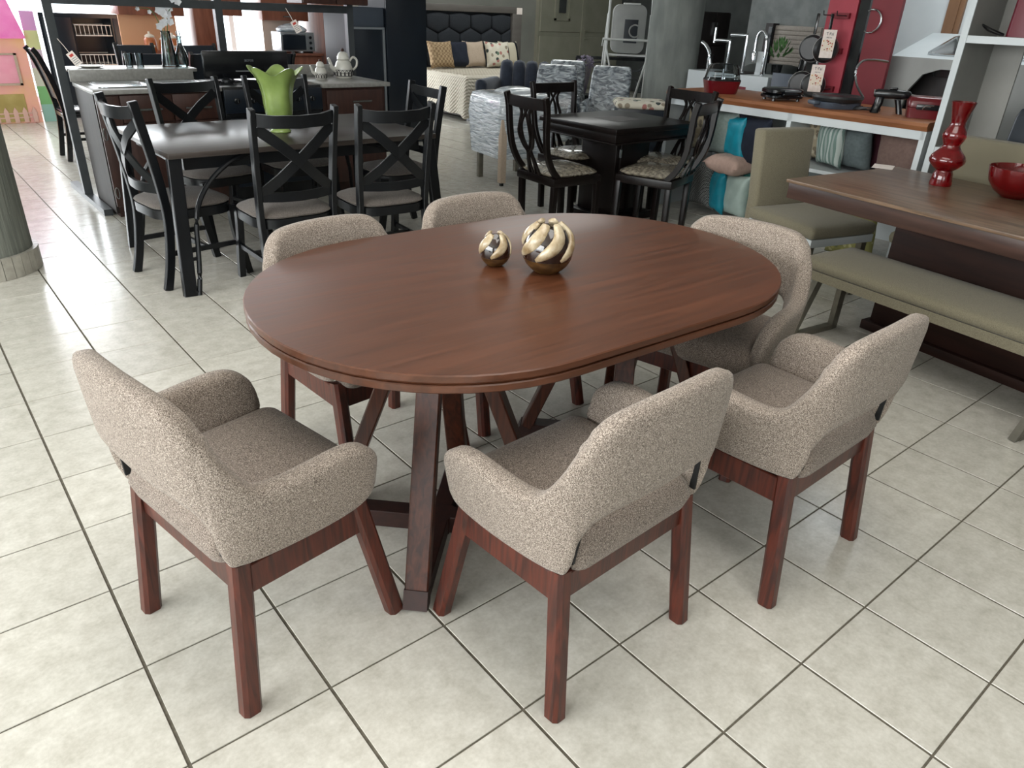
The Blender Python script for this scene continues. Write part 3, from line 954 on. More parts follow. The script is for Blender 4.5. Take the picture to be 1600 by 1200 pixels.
lv = thing('glass_vase', 'lime green glass vase with a wavy handkerchief rim on the charcoal table', 'vase', (1.90, 4.57, 0.7622))
rings, n = [], 48
for z, r_, wv in ((0.0, .062, 0), (0.008, .064, 0), (.02, .05, 0), (.04, .04, 0), (.06, .058, 0), (.09, .078, .03), (.15, .086, .05), (.22, .090, .07), (.28, .102, .11), (.33, .126, .17), (.362, .150, .20)):
    ring = []
    for i in range(n):
        a = 2 * PI * i / n
        kz = max(0, (z - 0.2) / 0.165)
        q = r_ * (1 + wv * math.cos(5 * a + 0.9) * 0.75)
        ring.append(Vector((q * math.cos(a), q * math.sin(a), z - 0.01 * kz + 0.03 * kz * kz * math.cos(5 * a + 0.9) * 0.8)))
    rings.append(ring)
inner = [[Vector((p.x * 0.95, p.y * 0.95, p.z)) for p in q] for q in rings[::-1][:8]]
M().loft(rings + inner).build('vessel', 'lime', lv, angle=80)
for k in (0, 2, 3, 5):
    a = 2 * PI * (k + 0.5) / 6 - 0.1
    M().tube([(q * math.cos(a), q * math.sin(a), z) for z, q in ((.09, .078), (.15, .080), (.22, .082), (.28, .088), (.33, .098))], 0.0018, 5).build('vein', 'limeline', lv)
tag(M().box((0, 0, 0.0005), (0.21, 0.15, 0.001)).build('paper_sheet', 'tagp', smooth=False, loc=(2.36, 4.98, 0.7625), rz=R(25)), 'white paper sheet lying on the charcoal dining table', 'paper')

# ================================================================== DARK PEDESTAL TABLE SET
tc = thing('dining_table', 'square espresso pedestal dining table with a thick dark top', 'table', (4.49, 4.14, 0))
m = M().bounds(-0.46, 0.46, -0.42, 0.42, 0.722, 0.762)
m.build('tabletop', 'espresso', tc, bev=0.006)
M().bounds(-0.15, 0.15, -0.12, 0.12, 0.7622, 0.7630).build('inlay_panel', 'darkwood', tc, smooth=False)
M().bounds(-0.44, 0.44, -0.40, 0.40, 0.66, 0.721).build('apron', 'espresso', tc, bev=0.006)
M().bounds(-0.455, 0.455, -0.415, 0.415, 0.648, 0.66).build('bead', 'espresso', tc, bev=0.004)
M().bounds(-0.19, 0.19, -0.19, 0.19, 0.06, 0.648).build('pedestal', 'espresso', tc, bev=0.006)
M().bounds(-0.26, 0.26, -0.24, 0.24, 0.0, 0.06).build('plinth', 'espresso', tc, bev=0.01)
pd = M().bounds(-0.15, 0.15, -0.205, -0.19, 0.10, 0.62).build('pedestal_door', 'espresso', tc, bev=0.003)
for z in (0.16, 0.54):
    M().bounds(-0.165, -0.15, -0.212, -0.2, z - 0.03, z + 0.03).build('hinge', 'steel', pd, smooth=False)


def make_pretzel(loc, rz, label, group):
    t = thing('dining_chair', label, 'chair', loc, rz, group)
    for s_ in (-1, 1):
        M().bar((s_ * 0.185, 0.03, 0), (s_ * 0.195, 0.03, 0.40), 0.042, 0.042, up=(0, 1, 0)).build('leg', 'espresso', t, bev=0.004)
        M().bar((s_ * 0.205, 0.43, 0), (s_ * 0.205, 0.42, 0.40), 0.042, 0.042, up=(0, 1, 0)).build('leg', 'espresso', t, bev=0.004)
        pts = [(s_ * 0.195, 0.08, 0.42), (s_ * 0.20, 0.00, 0.50), (s_ * 0.208, -0.062, 0.62), (s_ * 0.216, -0.085, 0.76), (s_ * 0.222, -0.095, 0.90), (s_ * 0.226, -0.115, 0.985)]
        M().curve(spline(pts, 4), 0.034, 0.042, up=(0, 1, 0)).build('back_post', 'espresso', t, bev=0.004, seg=1)
    M().curve([(-0.215, -0.10, 0.935), (-0.1, -0.115, 0.932), (0, -0.12, 0.932), (0.1, -0.115, 0.932), (0.215, -0.10, 0.935)], 0.024, 0.075).build('top_rail', 'espresso', t, bev=0.003, seg=1)
    # interlaced loop splat
    yy = lambda z: -0.005 - 0.105 * min(1, max(0, (z - 0.47) / 0.3)) ** 0.8
    sp_ = M()
    for s_ in (-1, 1):
        pts = [(s_ * 0.075, 0.91), (s_ * 0.045, 0.87), (s_ * 0.058, 0.80), (s_ * 0.082, 0.73), (s_ * 0.055, 0.65), (s_ * 0.02, 0.61), (s_ * 0.035, 0.55), (s_ * 0.06, 0.45)]
        sp_.curve(spline([(x, yy(z), z) for x, z in pts], 4), 0.02, 0.014, up=(0, 1, 0))
        pts = [(-s_ * 0.035, 0.91), (s_ * 0.0, 0.86), (s_ * 0.034, 0.79), (s_ * 0.036, 0.70), (0.0, 0.62)]
        sp_.curve(spline([(x, yy(z) + 0.004 * s_, z) for x, z in pts], 4), 0.016, 0.012, up=(0, 1, 0))
        pts = [(0, 0.62), (s_ * 0.024, 0.53), (s_ * 0.012, 0.45)]
        sp_.curve(spline([(x, yy(z), z) for x, z in pts], 4), 0.014, 0.012, up=(0, 1, 0))
    sp_.build('splat', 'espresso', t)
    M().bounds(-0.225, 0.225, 0.0, 0.445, 0.385, 0.445).build('seat_frame', 'espresso', t, bev=0.006)
    M().puff(0.43, 0.43, 0.446, 0.476, r=0.09, dome=0.032, c=(0, 0.225)).build('seat_pad', 'wrapseat', t, angle=70)
    return t


GC = 'looped-splat chairs around the square espresso table'
pz = make_pretzel((3.55, 4.03, 0), facing(-4), 'espresso looped-back chair beside the plastic-wrapped leg, plastic-covered seat', GC)
dup(pz, (4.37, 4.68, 0), facing(-92), 'espresso looped-back chair beyond the square table, in front of wrapped armchairs')
dup(pz, (4.98, 3.92, 0), facing(180), 'espresso looped-back chair at the square table beside the orange wood counter end')
dup(pz, (4.45, 3.40, 0), facing(108), 'espresso looped-back chair with its back to the viewer beside the cushion shelves')

# ================================================================== WALNUT TABLE WITH BENCH
dt = thing('dining_table', 'walnut table with thick edge and dark panel base, red vase and bowl on it', 'table', (3.58, 2.075, 0), R(-8))
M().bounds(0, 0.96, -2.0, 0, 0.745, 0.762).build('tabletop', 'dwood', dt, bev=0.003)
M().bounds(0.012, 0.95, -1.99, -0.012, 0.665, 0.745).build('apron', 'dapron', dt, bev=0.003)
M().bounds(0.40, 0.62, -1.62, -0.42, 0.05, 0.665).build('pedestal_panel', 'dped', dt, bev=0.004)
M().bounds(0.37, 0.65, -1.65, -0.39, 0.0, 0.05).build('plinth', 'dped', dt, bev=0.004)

bn = thing('bench', 'long olive linen bench with pewter frame legs in front of the walnut table', 'bench', (3.385, 1.80, 0), R(-8))
M().puff(0.41, 1.9, 0.40, 0.452, r=0.02, dome=0.012, c=(0.205, -0.95), bulge=0.004).build('seat_pad', 'olive', bn, angle=70)
M().bounds(0.004, 0.406, -1.896, -0.004, 0.355, 0.40).build('seat_rail', 'olive', bn, smooth=False)
for y in (-0.02, -1.17):
    lg = M()
    M().bar((0.03, y + 0.0, 0), (0.10, y - 0.05, 0.355), 0.045, 0.03, up=(0, 1, 0)).build('leg', 'pewter', bn, smooth=False)
    M().bar((0.38, y + 0.0, 0), (0.31, y - 0.05, 0.355), 0.045, 0.03, up=(0, 1, 0)).build('leg', 'pewter', bn, smooth=False)
    M().bar((0.04, y, 0.013), (0.37, y, 0.013), 0.04, 0.026).build('foot_bar', 'pewter', bn, smooth=False)

ch = thing('upholstered_chair', 'olive linen high-back block chair at the end of the walnut table', 'chair', (4.30, 2.49, 0), R(-15))
M().puff(0.50, 0.55, 0.385, 0.455, r=0.02, dome=0.012, c=(0.0, -0.26), bulge=0.004).build('seat_pad', 'olive', ch, angle=70)
M().bounds(-0.245, 0.245, -0.53, 0.0, 0.34, 0.385).build('seat_rail', 'white', ch, smooth=False)
m = M()
m.loft([[Vector((x * 0.41, y, z)) for x, y in ((-.5, yo), (.5, yo), (.5, yo + 0.095), (-.5, yo + 0.095))] for z, yo in ((0.10, 0.0), (0.5, 0.005), (0.905, 0.05))])
m.build('backrest', 'olive', ch, bev=0.018, angle=60)
for sx in (-1, 1):
    M().bounds(sx * 0.21 - 0.02, sx * 0.21 + 0.02, -0.51, -0.47, 0, 0.34).build('leg', 'pewter', ch, smooth=False)
    M().bounds(sx * 0.21 - 0.02, sx * 0.21 + 0.02, 0.02, 0.06, 0, 0.12).build('leg', 'pewter', ch, smooth=False)

bb = thing('upholstered_bench', 'olive linen bench with a straight backrest beyond the walnut table', 'bench', (4.72, 1.74, 0), R(-8))
M().bounds(0.0, 0.10, -1.5, 0, 0.10, 0.955).build('backrest', 'olive', bb, bev=0.02, angle=60)
M().puff(0.40, 1.48, 0.38, 0.45, r=0.02, dome=0.012, c=(-0.215, -0.75), bulge=0.004).build('seat_pad', 'olive', bb, angle=70)
for y in (-0.04, -1.46):
    M().bounds(-0.38, -0.34, y - 0.02, y + 0.02, 0, 0.38).build('leg', 'pewter', bb, smooth=False)
    M().bounds(0.02, 0.06, y - 0.02, y + 0.02, 0, 0.10).build('leg', 'pewter', bb, smooth=False)
nc = thing('folding_chair', 'folded dark navy padded chair standing behind the olive bench backrest', 'chair', (4.99, 1.36, 0), facing(180))
m = M()
m.loft([[Vector((x, y, z)) for x, y in ((-wd, yo), (wd, yo), (wd, yo + 0.05), (-wd, yo + 0.05))] for z, yo, wd in ((0.60, 0, .20), (0.8, -0.01, .21), (1.06, -0.03, .20), (1.11, -0.035, .185))])
m.build('backrest', 'navy', nc, bev=0.012, angle=60)
M().bounds(-0.19, 0.19, 0.0, 0.05, 0.16, 0.56).build('seat_pad', 'navy', nc, bev=0.012, angle=60)
for sx in (-1, 1):
    M().bounds(sx * 0.2 - 0.012, sx * 0.2 + 0.012, -0.02, 0.01, 0, 0.66).build('leg', 'ebony', nc, smooth=False)
    M().bounds(sx * 0.17 - 0.012, sx * 0.17 + 0.012, 0.02, 0.05, 0, 0.2).build('leg', 'ebony', nc, smooth=False)

rv = thing('glass_vase', 'tall ruby red glass vase with stacked bulges on the walnut table', 'vase', (4.20, 1.56, 0.7622))
pf = [(0.001, 0), (.052, .0), (.054, .006), (.046, .06), (.040, .075), (.062, .092), (.083, .115), (.086, .13), (.078, .15), (.052, .178), (.042, .192), (.040, .205), (.050, .225), (.056, .245), (.050, .268), (.037, .292), (.034, .31), (.042, .35), (.050, .38), (.057, .408), (.053, .408), (.046, .38), (.038, .35), (.030, .31), (.030, .292)]
M().lathe([(a, b) for a, b in pf], 40).build('vessel', 'redglass', rv, angle=50)
rb_ = thing('glass_bowl', 'wide ruby red glass bowl beside the tall red vase', 'bowl', (4.22, 1.215, 0.7622))
pf = [(0.001, 0.0), (.055, 0.0), (.062, .004), (.10, .03), (.13, .07), (.142, .11), (.146, .142), (.141, .144), (.136, .11), (.122, .07), (.09, .034), (.001, .012)]
M().lathe(pf, 44).build('vessel', 'redglass', rb_, angle=60)
tag(M().box((0, 0, 0.0005), (0.15, 0.11, 0.001)).build('paper_sheet', 'tagp', smooth=False, loc=(4.44, 1.98, 0.7625), rz=R(20)), 'white price sheet lying on the far corner of the walnut table', 'paper')

# ================================================================== SINK AND STOVE KITCHEN ISLAND
YF = 5.95
ki = thing('sink_cabinet', 'red-brown sink cabinet with grey worktop and two steel sink bowls', 'cabinet', (1.17, YF, 0))
M().bounds(0.0, 0.02, 0.06, 0.62, 0.03, 0.86).build('side_panel', 'kside', ki, smooth=False)
M().bounds(0.02, 0.86, 0.02, 0.60, 0.08, 0.86).build('carcass', 'kwood', ki, smooth=False)
M().bounds(0.02, 0.86, 0.06, 0.58, 0.0, 0.08).build('plinth', 'kwood', ki, smooth=False)
d_ = M().bounds(0.0, 0.15, 0.0, 0.02, 0.09, 0.85).build('door', 'kwood', ki, bev=0.003)
for z in (0.60, 0.19):
    o = M().tube([(0.018 + 0.013 * math.cos(a), -0.006, z + 0.04 * math.sin(a)) for a in [2 * PI * k / 16 for k in range(17)]], 0.004, 6).build('ring_pull', 'steel', d_)
for x0 in (0.155, 0.51):
    f = M().bounds(x0, x0 + 0.345, 0.0, 0.02, 0.67, 0.85).build('drawer', 'kwood', ki, bev=0.003)
    M().bar((x0 + 0.08, -0.014, 0.755), (x0 + 0.27, -0.014, 0.755), 0.012, 0.012).build('handle', 'steel', f, smooth=False)
    f = M().bounds(x0, x0 + 0.345, 0.0, 0.02, 0.09, 0.66).build('door', 'kwood', ki, bev=0.003)
    M().bar((x0 + 0.30, -0.014, 0.45), (x0 + 0.30, -0.014, 0.6), 0.012, 0.012).build('handle', 'steel', f, smooth=False)
w_ = M()
w_.bounds(-0.01, 0.87, -0.02, 0.62, 0.862, 0.892).bounds(-0.02, 0.87, 0.60, 0.62, 0.892, 0.975).bounds(0.0, 0.91, 0.62, 0.95, 0.95, 0.975)
w_.build('worktop', 'ctop', ki, bev=0.004)
for x0 in (0.06, 0.46):
    m = M()
    pl = rrect(0.36, 0.40, 0.06)
    c_ = (x0 + 0.18, 0.29)
    m.loft([[Vector((c_[0] + x * k, c_[1] + y * k, z)) for x, y in pl] for k, z in ((1.0, 0.893), (1.0, 0.902), (0.92, 0.902), (0.88, 0.894))])
    m.build('sink_bowl', 'steel', ki)

st = thing('stove', 'black stove with raised glass lid and row of knobs between two worktops', 'stove', (2.05, YF, 0))
M().bounds(0.0, 0.80, 0.0, 0.60, 0.05, 0.89).build('body', 'ebony', st, bev=0.005)
M().bounds(0.05, 0.75, 0.03, 0.57, 0.0, 0.05).build('plinth', 'ebony', st, smooth=False)
M().bounds(0.0, 0.80, -0.02, 0.0, 0.70, 0.87).build('control_panel', 'navy', st, bev=0.004)
od = M().bounds(0.03, 0.77, -0.02, 0.0, 0.14, 0.66).build('oven_door', 'navy', st, bev=0.004)
M().bar((0.06, -0.05, 0.62), (0.74, -0.05, 0.62), 0.018, 0.018).build('handle', 'steel', od)
for k in range(6):
    x = 0.09 + 0.124 * k
    o = M().lathe([(0.022, 0), (0.022, 0.012), (0.014, 0.016), (0.012, 0.03), (0.001, 0.03)], 14).build('knob', 'ebony', st)
    o.location = (x, -0.02, 0.79)
    o.rotation_euler = (PI / 2, 0, 0)
    M().bounds(-0.0015, 0.0015, -0.011, 0.011, 0.0301, 0.032).build('pointer', 'silver', o, smooth=False)
for x in (0.2, 0.6):
    for y in (0.15, 0.42):
        M().lathe([(0.055, 0.89), (0.055, 0.9), (0.03, 0.905), (0.001, 0.905)], 18, (x, y, 0)).build('burner', 'pan', st)
        M().bar((x - 0.1, y, 0.912), (x + 0.1, y, 0.912), 0.012, 0.01).bar((x, y - 0.1, 0.912), (x, y + 0.1, 0.912), 0.012, 0.01).build('pan_grate', 'ebony', st, smooth=False)
ld = M().bounds(0.045, 0.76, 0.50, 0.525, 0.90, 1.11).build('glass_lid', 'ebony', st, bev=0.012)
M().bounds(0.30, 0.46, 0.485, 0.5, 0.955, 0.963).build('lid_trim', 'silver', ld, smooth=False)
text('lid_lettering', 'acros', 0.035, 'greyink', ld, Matrix.Translation((0.42, 0.4985, 1.04)) @ Matrix.Rotation(PI / 2, 4, 'X'))

kr = thing('drawer_cabinet', 'red-brown drawer cabinet with grey worktop and tea set on it', 'cabinet', (2.87, YF, 0))
M().bounds(0.0, 0.585, 0.02, 0.60, 0.08, 0.86).build('carcass', 'kwood', kr, smooth=False)
M().bounds(0.02, 0.565, 0.06, 0.58, 0.0, 0.08).build('plinth', 'kwood', kr, smooth=False)
for z0, z1 in ((0.62, 0.84), (0.36, 0.61), (0.09, 0.35)):
    f = M().bounds(0.03, 0.555, 0.0, 0.02, z0, z1).build('drawer', 'kwood', kr, bev=0.003)
    M().bar((0.26, -0.014, (z0 + z1) / 2 + 0.02), (0.44, -0.014, (z0 + z1) / 2 + 0.02), 0.012, 0.012).build('handle', 'steel', f, smooth=False)
M().bounds(-0.01, 0.62, -0.03, 0.70, 0.862, 0.895).bounds(-0.01, 0.44, 0.66, 0.68, 0.895, 0.99).build('worktop', 'ctop', kr, bev=0.005)


def pot(loc, k, label, cat, name, spout):
    t = thing(name, label, cat, loc, R(-8))
    pf = [(.001, 0), (.060, 0), (.066, .006), (.074, .04), (.072, .085), (.060, .12), (.046, .135), (.05, .14), (.046, .142), (.001, .142)]
    M().lathe([(a * k, b * k) for a, b in pf], 28).build('body', 'ceramic', t)
    pf = [(.046, .143), (.05, .147), (.048, .165), (.036, .19), (.016, .203), (.001, .203)]
    ld = M().lathe([(a * k, b * k) for a, b in pf], 24).build('lid', 'ceramic', t)
    M().lathe([(a * k, b * k) for a, b in [(.001, .203), (.012, .205), (.015, .215), (.009, .226), (.001, .228)]], 14).build('lid_knob', 'kwood', ld)
    bd = M()
    for z0, z1 in ((0.016, 0.021), (0.042, 0.046), (0.064, 0.068)):
        r0 = .0755 * k
        bd.lathe([(r0 * (0.93 if z0 < .03 else 1), z0 * k), (r0 * (0.93 if z0 < .03 else 1.0), z1 * k)], 28, cap=False)
    for q in range(14):
        a = 2 * PI * q / 14
        c, s_ = math.cos(a), math.sin(a)
        r_ = .0752 * k
        a2 = a + PI / 14
        bd.bar((r_ * c, r_ * s_, 0.047 * k), (r_ * math.cos(a2), r_ * math.sin(a2), 0.063 * k), 0.004 * k, 0.004 * k)
        a3 = a - PI / 14
        bd.bar((r_ * c, r_ * s_, 0.047 * k), (r_ * math.cos(a3), r_ * math.sin(a3), 0.063 * k), 0.004 * k, 0.004 * k)
        bd.bar((.0735 * k * c, .0735 * k * s_, 0.022 * k), (.0745 * k * c, .0745 * k * s_, 0.042 * k), 0.012 * k, 0.003 * k, up=(c, s_, 0))
    bd.build('painted_band', 'blackink', t, smooth=False)
    M().tube(spline([(-.066 * k, 0, .06 * k), (-.10 * k, 0, .085 * k), (-.112 * k, 0, .125 * k), (-.128 * k, 0, .155 * k)], 4), .014 * k, 8, [1.4 - 0.7 * i / 12 for i in range(13)]).build('spout', 'ceramic', t)
    if spout:
        M().tube(spline([(.056 * k, 0, .13 * k), (.085 * k, 0, .16 * k), (.118 * k, 0, .14 * k), (.112 * k, 0, .09 * k), (.074 * k, 0, .06 * k)], 4), .009 * k, 8).build('handle', 'ceramic', t)
    return t
pot((3.28, 6.36, 0.8955), 1.06, 'off-white teapot with a black painted band on the drawer cabinet', 'teapot', 'teapot', True)
pot((3.03, 6.30, 0.8955), 0.70, 'small off-white lidded pot with a black painted band beside the teapot', 'pot', 'sugar_pot', False)

# metal display frame around the kitchen, hanging cabinet and hood
df = thing('kitchen_rack', 'grey square-tube display frame standing around the sink cabinet', 'display frame', (0, 0, 0))
for x, y in ((1.13, 6.72), (2.36, 6.72), (3.55, 6.72)):
    M().bounds(x - 0.03, x + 0.03, y - 0.03, y + 0.03, 0.04, 2.1).build('post', 'greymetal', df, smooth=False)
M().bounds(1.11, 3.57, 6.693, 6.747, 1.405, 1.465).build('rail', 'greymetal', df, smooth=False)
M().bounds(1.11, 3.57, 6.693, 6.747, 2.04, 2.10).build('rail', 'greymetal', df, smooth=False)
for x in (1.13, 3.55):
    M().bounds(x - 0.03, x + 0.03, 6.1, 7.25, 0.0, 0.045).build('foot_bar', 'greymetal', df, smooth=False)
wc_ = thing('wall_cabinet', 'brown hanging cabinet on the grey display frame above the drawer cabinet', 'cabinet', (2.98, 6.45, 1.475))
M().bounds(0, 0.62, 0.0, 0.30, 0.0, 0.6).build('carcass', 'kwood', wc_, smooth=False)
for x0 in (0.005, 0.315):
    f = M().bounds(x0, x0 + 0.30, -0.02, 0.0, 0.005, 0.595).build('door', 'kwood', wc_, bev=0.003)
    M().bar((x0 + 0.15 - 0.05, -0.032, 0.06), (x0 + 0.15 + 0.05, -0.032, 0.06), 0.01, 0.01).build('handle', 'steel', f, smooth=False)


def price_tag(loc, rz, tilt, label, w_=0.055, h_=0.10):
    t = thing('price_tag', label, 'tag', loc, rz)
    t.rotation_euler = (0, tilt, rz)
    M().bounds(-w_ / 2, w_ / 2, -0.0008, 0.0008, -h_, 0).build('card', 'tagp', t, smooth=False)
    M().tube([(0, 0, 0), (0.002, 0, 0.05), (0, 0, 0.11)], 0.0025, 5).build('string', 'tagp', t)
    m = M()
    for z in (-0.045, -0.058, -0.071, -0.084):
        m.bounds(-w_ * 0.36, w_ * 0.36, -0.0016, -0.0008, z - 0.002, z + 0.002)
    m.build('print_lines', 'greyink', t, smooth=False)
    M().bounds(-w_ * 0.26, w_ * 0.26, -0.0016, -0.0008, -0.032, -0.014).build('red_print', 'redink', t, smooth=False)
    return t
price_tag((1.20, 6.66, 1.085), R(-25), R(-32), 'cardboard price tag tied to the grey display frame beside the sink')
price_tag((2.98, 6.66, 1.335), R(-25), R(-28), 'cardboard price tag hanging from the display frame in front of the toaster oven')

# tall appliances at the end of the kitchen
fr_ = thing('refrigerator', 'black refrigerator with silver trim behind the tea set', 'refrigerator', (4.22, 8.0, 0))
M().bounds(0, 0.43, 0.02, 0.6, 0.02, 1.46).build('body', 'navy', fr_, smooth=False)
M().bounds(0, 0.43, -0.02, 0.018, 0.05, 1.25).build('door', 'navy', fr_, bev=0.006)
M().bounds(0, 0.43, -0.02, 0.018, 1.262, 1.46).build('freezer_door', 'slate', fr_, bev=0.006)
M().bounds(0.405, 0.432, -0.03, -0.02, 0.05, 1.25).build('handle_trim', 'silver', fr_, smooth=False)
M().bounds(0, 0.43, -0.03, -0.02, 1.24, 1.262).build('trim', 'silver', fr_, smooth=False)
np_ = thing('wardrobe', 'tall blue-black gloss wardrobe standing between kitchen and bed', 'wardrobe', (4.66, 7.95, 0))
M().bounds(0, 0.54, 0.02, 0.62, 0.0, 2.1).build('carcass', 'navy', np_, smooth=False)
M().bounds(0.003, 0.537, 0.0, 0.02, 0.06, 2.09).build('door', 'navy', np_, bev=0.003)

# ---------------------------------------------------------------- dark dining set and orchid beyond the island
t2 = thing('dining_table', 'black dining table beyond the sink cabinet, between the solid-back chairs', 'table', (2.55, 8.55, 0))
M().bounds(-0.85, 0.85, -0.45, 0.45, 0.725, 0.76).build('tabletop', 'ebony', t2, bev=0.004)
M().bounds(-0.78, 0.78, -0.38, 0.38, 0.64, 0.725).build('apron', 'ebony', t2, smooth=False)
for sx in (-1, 1):
    for sy in (-1, 1):
        M().bounds(sx * 0.76 - 0.035, sx * 0.76 + 0.035, sy * 0.37 - 0.035, sy * 0.37 + 0.035, 0, 0.64).build('leg', 'ebony', t2, smooth=False)


def make_panel_chair(loc, rz, label, group):
    t = thing('dining_chair', label, 'chair', loc, rz, group)
    for s_ in (-1, 1):
        M().curve(spline([(s_ * 0.185, -0.03, 0), (s_ * 0.185, 0.01, 0.25), (s_ * 0.185, 0.02, 0.45), (s_ * 0.185, -0.02, 0.70), (s_ * 0.185, -0.09, 0.94), (s_ * 0.185, -0.13, 1.01)], 3), 0.032, 0.045, up=(0, 1, 0)).build('back_post', 'ebony', t)
        M().bar((s_ * 0.19, 0.42, 0), (s_ * 0.185, 0.40, 0.42), 0.035, 0.035, up=(0, 1, 0)).build('leg', 'ebony', t, smooth=False)
        M().bar((s_ * 0.187, 0.0, 0.2), (s_ * 0.187, 0.40, 0.2), 0.018, 0.025).build('stretcher', 'ebony', t, smooth=False)
    m = M()
    m.loft([[Vector((x, y, z)) for x, y in ((-.17, yo), (.17, yo), (.17, yo + 0.02), (-.17, yo + 0.02))] for z, yo in ((0.56, 0.0), (0.72, -0.03), (0.90, -0.075), (1.0, -0.12))])
    m.build('back_panel', 'navy', t)
    M().bounds(-0.2, 0.2, 0.0, 0.43, 0.40, 0.44).build('seat_frame', 'ebony', t, bev=0.004)
    M().puff(0.39, 0.41, 0.441, 0.47, r=0.05, dome=0.015, c=(0, 0.215)).build('seat_pad', 'ebony', t)
    return t
GD = 'solid-back black chairs around the black table'
pc = make_panel_chair((2.06, 7.98, 0), facing(84), 'black solid-back chair nearest the wire-basket cabinet, its back catching window light', GD)
dup(pc, (2.62, 7.92, 0), facing(90), 'black solid-back chair directly behind the orchid vase on the ledge')
dup(pc, (3.30, 7.98, 0), facing(95), 'black solid-back chair in front of the toaster oven')
dup(pc, (2.30, 9.15, 0), facing(-92), 'black solid-back chair on the window side, below the amber canisters')
dup(pc, (2.98, 9.15, 0), facing(-88), 'black solid-back chair on the window side, below the bright window gap')
dup(pc, (1.35, 8.60, 0), facing(0), 'black curved-back chair seen in profile beside the grey display frame')

ov = thing('orchid_vase', 'clear flared glass vase holding white orchids on the ledge behind the sinks', 'vase', (1.925, 6.73, 0.9757))
M().lathe([(.001, 0), (.062, 0), (.065, .006), (.05, .12), (.034, .25), (.037, .262), (.034, .262), (.031, .25), (.046, .12), (.058, .012), (.001, .012)], 24).build('vessel', 'cglass', ov)
for k, (dx, dy, h) in enumerate(((-0.16, 0.0, 0.42), (0.02, 0.02, 0.46), (0.10, -0.02, 0.44))):
    pts = spline([(0, 0, 0.02), (dx * 0.1, dy, 0.24), (dx * 0.45, dy, 0.40), (dx, dy, h)], 4)
    sm = M().tube(pts, 0.003, 5).build('stem', 'leaf', ov)
    for q in range(4 if k == 0 else 8):
        j = min(len(pts) - 1, 5 + q) if k else min(len(pts) - 1, 7 + 2 * q)
        c = Vector(pts[j]) + Vector((random.uniform(-.06, .06), random.uniform(-.05, .01), random.uniform(-.05, .06)))
        fl_ = M()
        for b in range(5):
            a = 2 * PI * b / 5 + q
            r_ = 0.032 if k else 0.018
            e = c + Vector((r_ * math.cos(a), -0.006, r_ * math.sin(a)))
            n_ = Vector((-math.sin(a), 0, math.cos(a))) * r_ * 0.55
            fl_.add([c, (c + e) / 2 + n_ + Vector((0, -.006, 0)), e, (c + e) / 2 - n_ + Vector((0, -.006, 0)), (c + e) / 2 + Vector((0, .004, 0))], [(0, 1, 4), (1, 2, 4), (2, 3, 4), (3, 0, 4), (0, 3, 2, 1)])
        fl_.build('blossom', 'petalw', sm)
dc = thing('decanter', 'clear bellied glass decanter with a ball stopper beside the orchid vase', 'decanter', (2.025, 6.74, 0.9757))
M().lathe([(.001, 0), (.04, 0), (.05, .02), (.052, .06), (.04, .11), (.02, .16), (.016, .21), (.024, .225), (.019, .225), (.012, .21), (.016, .16), (.036, .11), (.047, .06), (.04, .012), (.001, .01)], 24).build('vessel', 'cglass', dc)
M().lathe([(.001, .222), (.012, .228), (.018, .245), (.012, .262), (.001, .268)], 14).build('stopper', 'cglass', dc)
for x, lb in ((1.62, 'clear drinking glass on the ledge, nearer the wire-basket cabinet'), (1.70, 'clear drinking glass on the ledge, nearer the orchid vase')):
    g = tag(M().lathe([(.001, 0), (.026, 0), (.03, .10), (.027, .10), (.024, .008), (.001, .006)], 16).build('drinking_glass', 'cglass', loc=(x, 6.74, 0.9757)), lb, 'glass', 'drinking glasses by the orchid')
tag(M().lathe([(.001, 0), (.06, 0), (.10, .012), (.098, .016), (.058, .006), (.001, .005)], 24).build('serving_plate', 'ceramic', loc=(1.34, 6.74, 0.9757)), 'shallow white serving plate on the ledge behind the sinks', 'plate')

# ---------------------------------------------------------------- second kitchen at the window
k2 = thing('kitchen_unit', 'warm brown kitchen unit with counter and hanging doors in front of the bright windows', 'kitchen unit', (2.45, 10.0, 0))
M().bounds(0, 2.4, 0.02, 0.6, 0.08, 0.84).build('carcass', 'kw2', k2, smooth=False)
for k in range(4):
    f = M().bounds(0.6 * k + 0.005, 0.6 * k + 0.595, 0.0, 0.02, 0.10, 0.83).build('door', 'kw2', k2, bev=0.003)
    M().bar((0.6 * k + 0.08, -0.014, 0.6), (0.6 * k + 0.08, -0.014, 0.74), 0.012, 0.012).build('handle', 'steel', f, smooth=False)
M().bounds(-0.01, 2.42, -0.02, 0.62, 0.84, 0.87).build('worktop', 'kw2', k2, bev=0.004)
M().bounds(0.06, 0.72, 0.58, 0.6, 0.87, 1.27).build('back_panel', 'orange', k2, smooth=False)
M().bounds(0.0, 0.74, 0.25, 0.6, 1.27, 1.9).build('hanging_cabinet', 'kw2', k2, bev=0.004)
up_ = M().bounds(0.86, 1.10, 0.28, 0.6, 0.87, 1.9).build('upright_panel', 'kw2', k2, bev=0.004)
up2 = M().bounds(1.72, 2.36, 0.25, 0.6, 1.25, 1.9).build('hanging_cabinet', 'kw2', k2, bev=0.004)
M().bar((2.0, 0.236, 1.30), (2.12, 0.236, 1.30), 0.012, 0.012).build('handle', 'steel', up2, smooth=False)
M().bounds(1.12, 1.46, 0.25, 0.6, 1.29, 1.9).build('hanging_cabinet', 'kw2', k2, bev=0.004)
M().bounds(1.84, 2.36, 0.57, 0.6, 0.87, 1.25).build('back_panel', 'ivory', k2, smooth=False)
tk = thing('tall_cabinet', 'tall warm brown pantry cabinet beside the toaster oven', 'cabinet', (4.885, 9.95, 0))
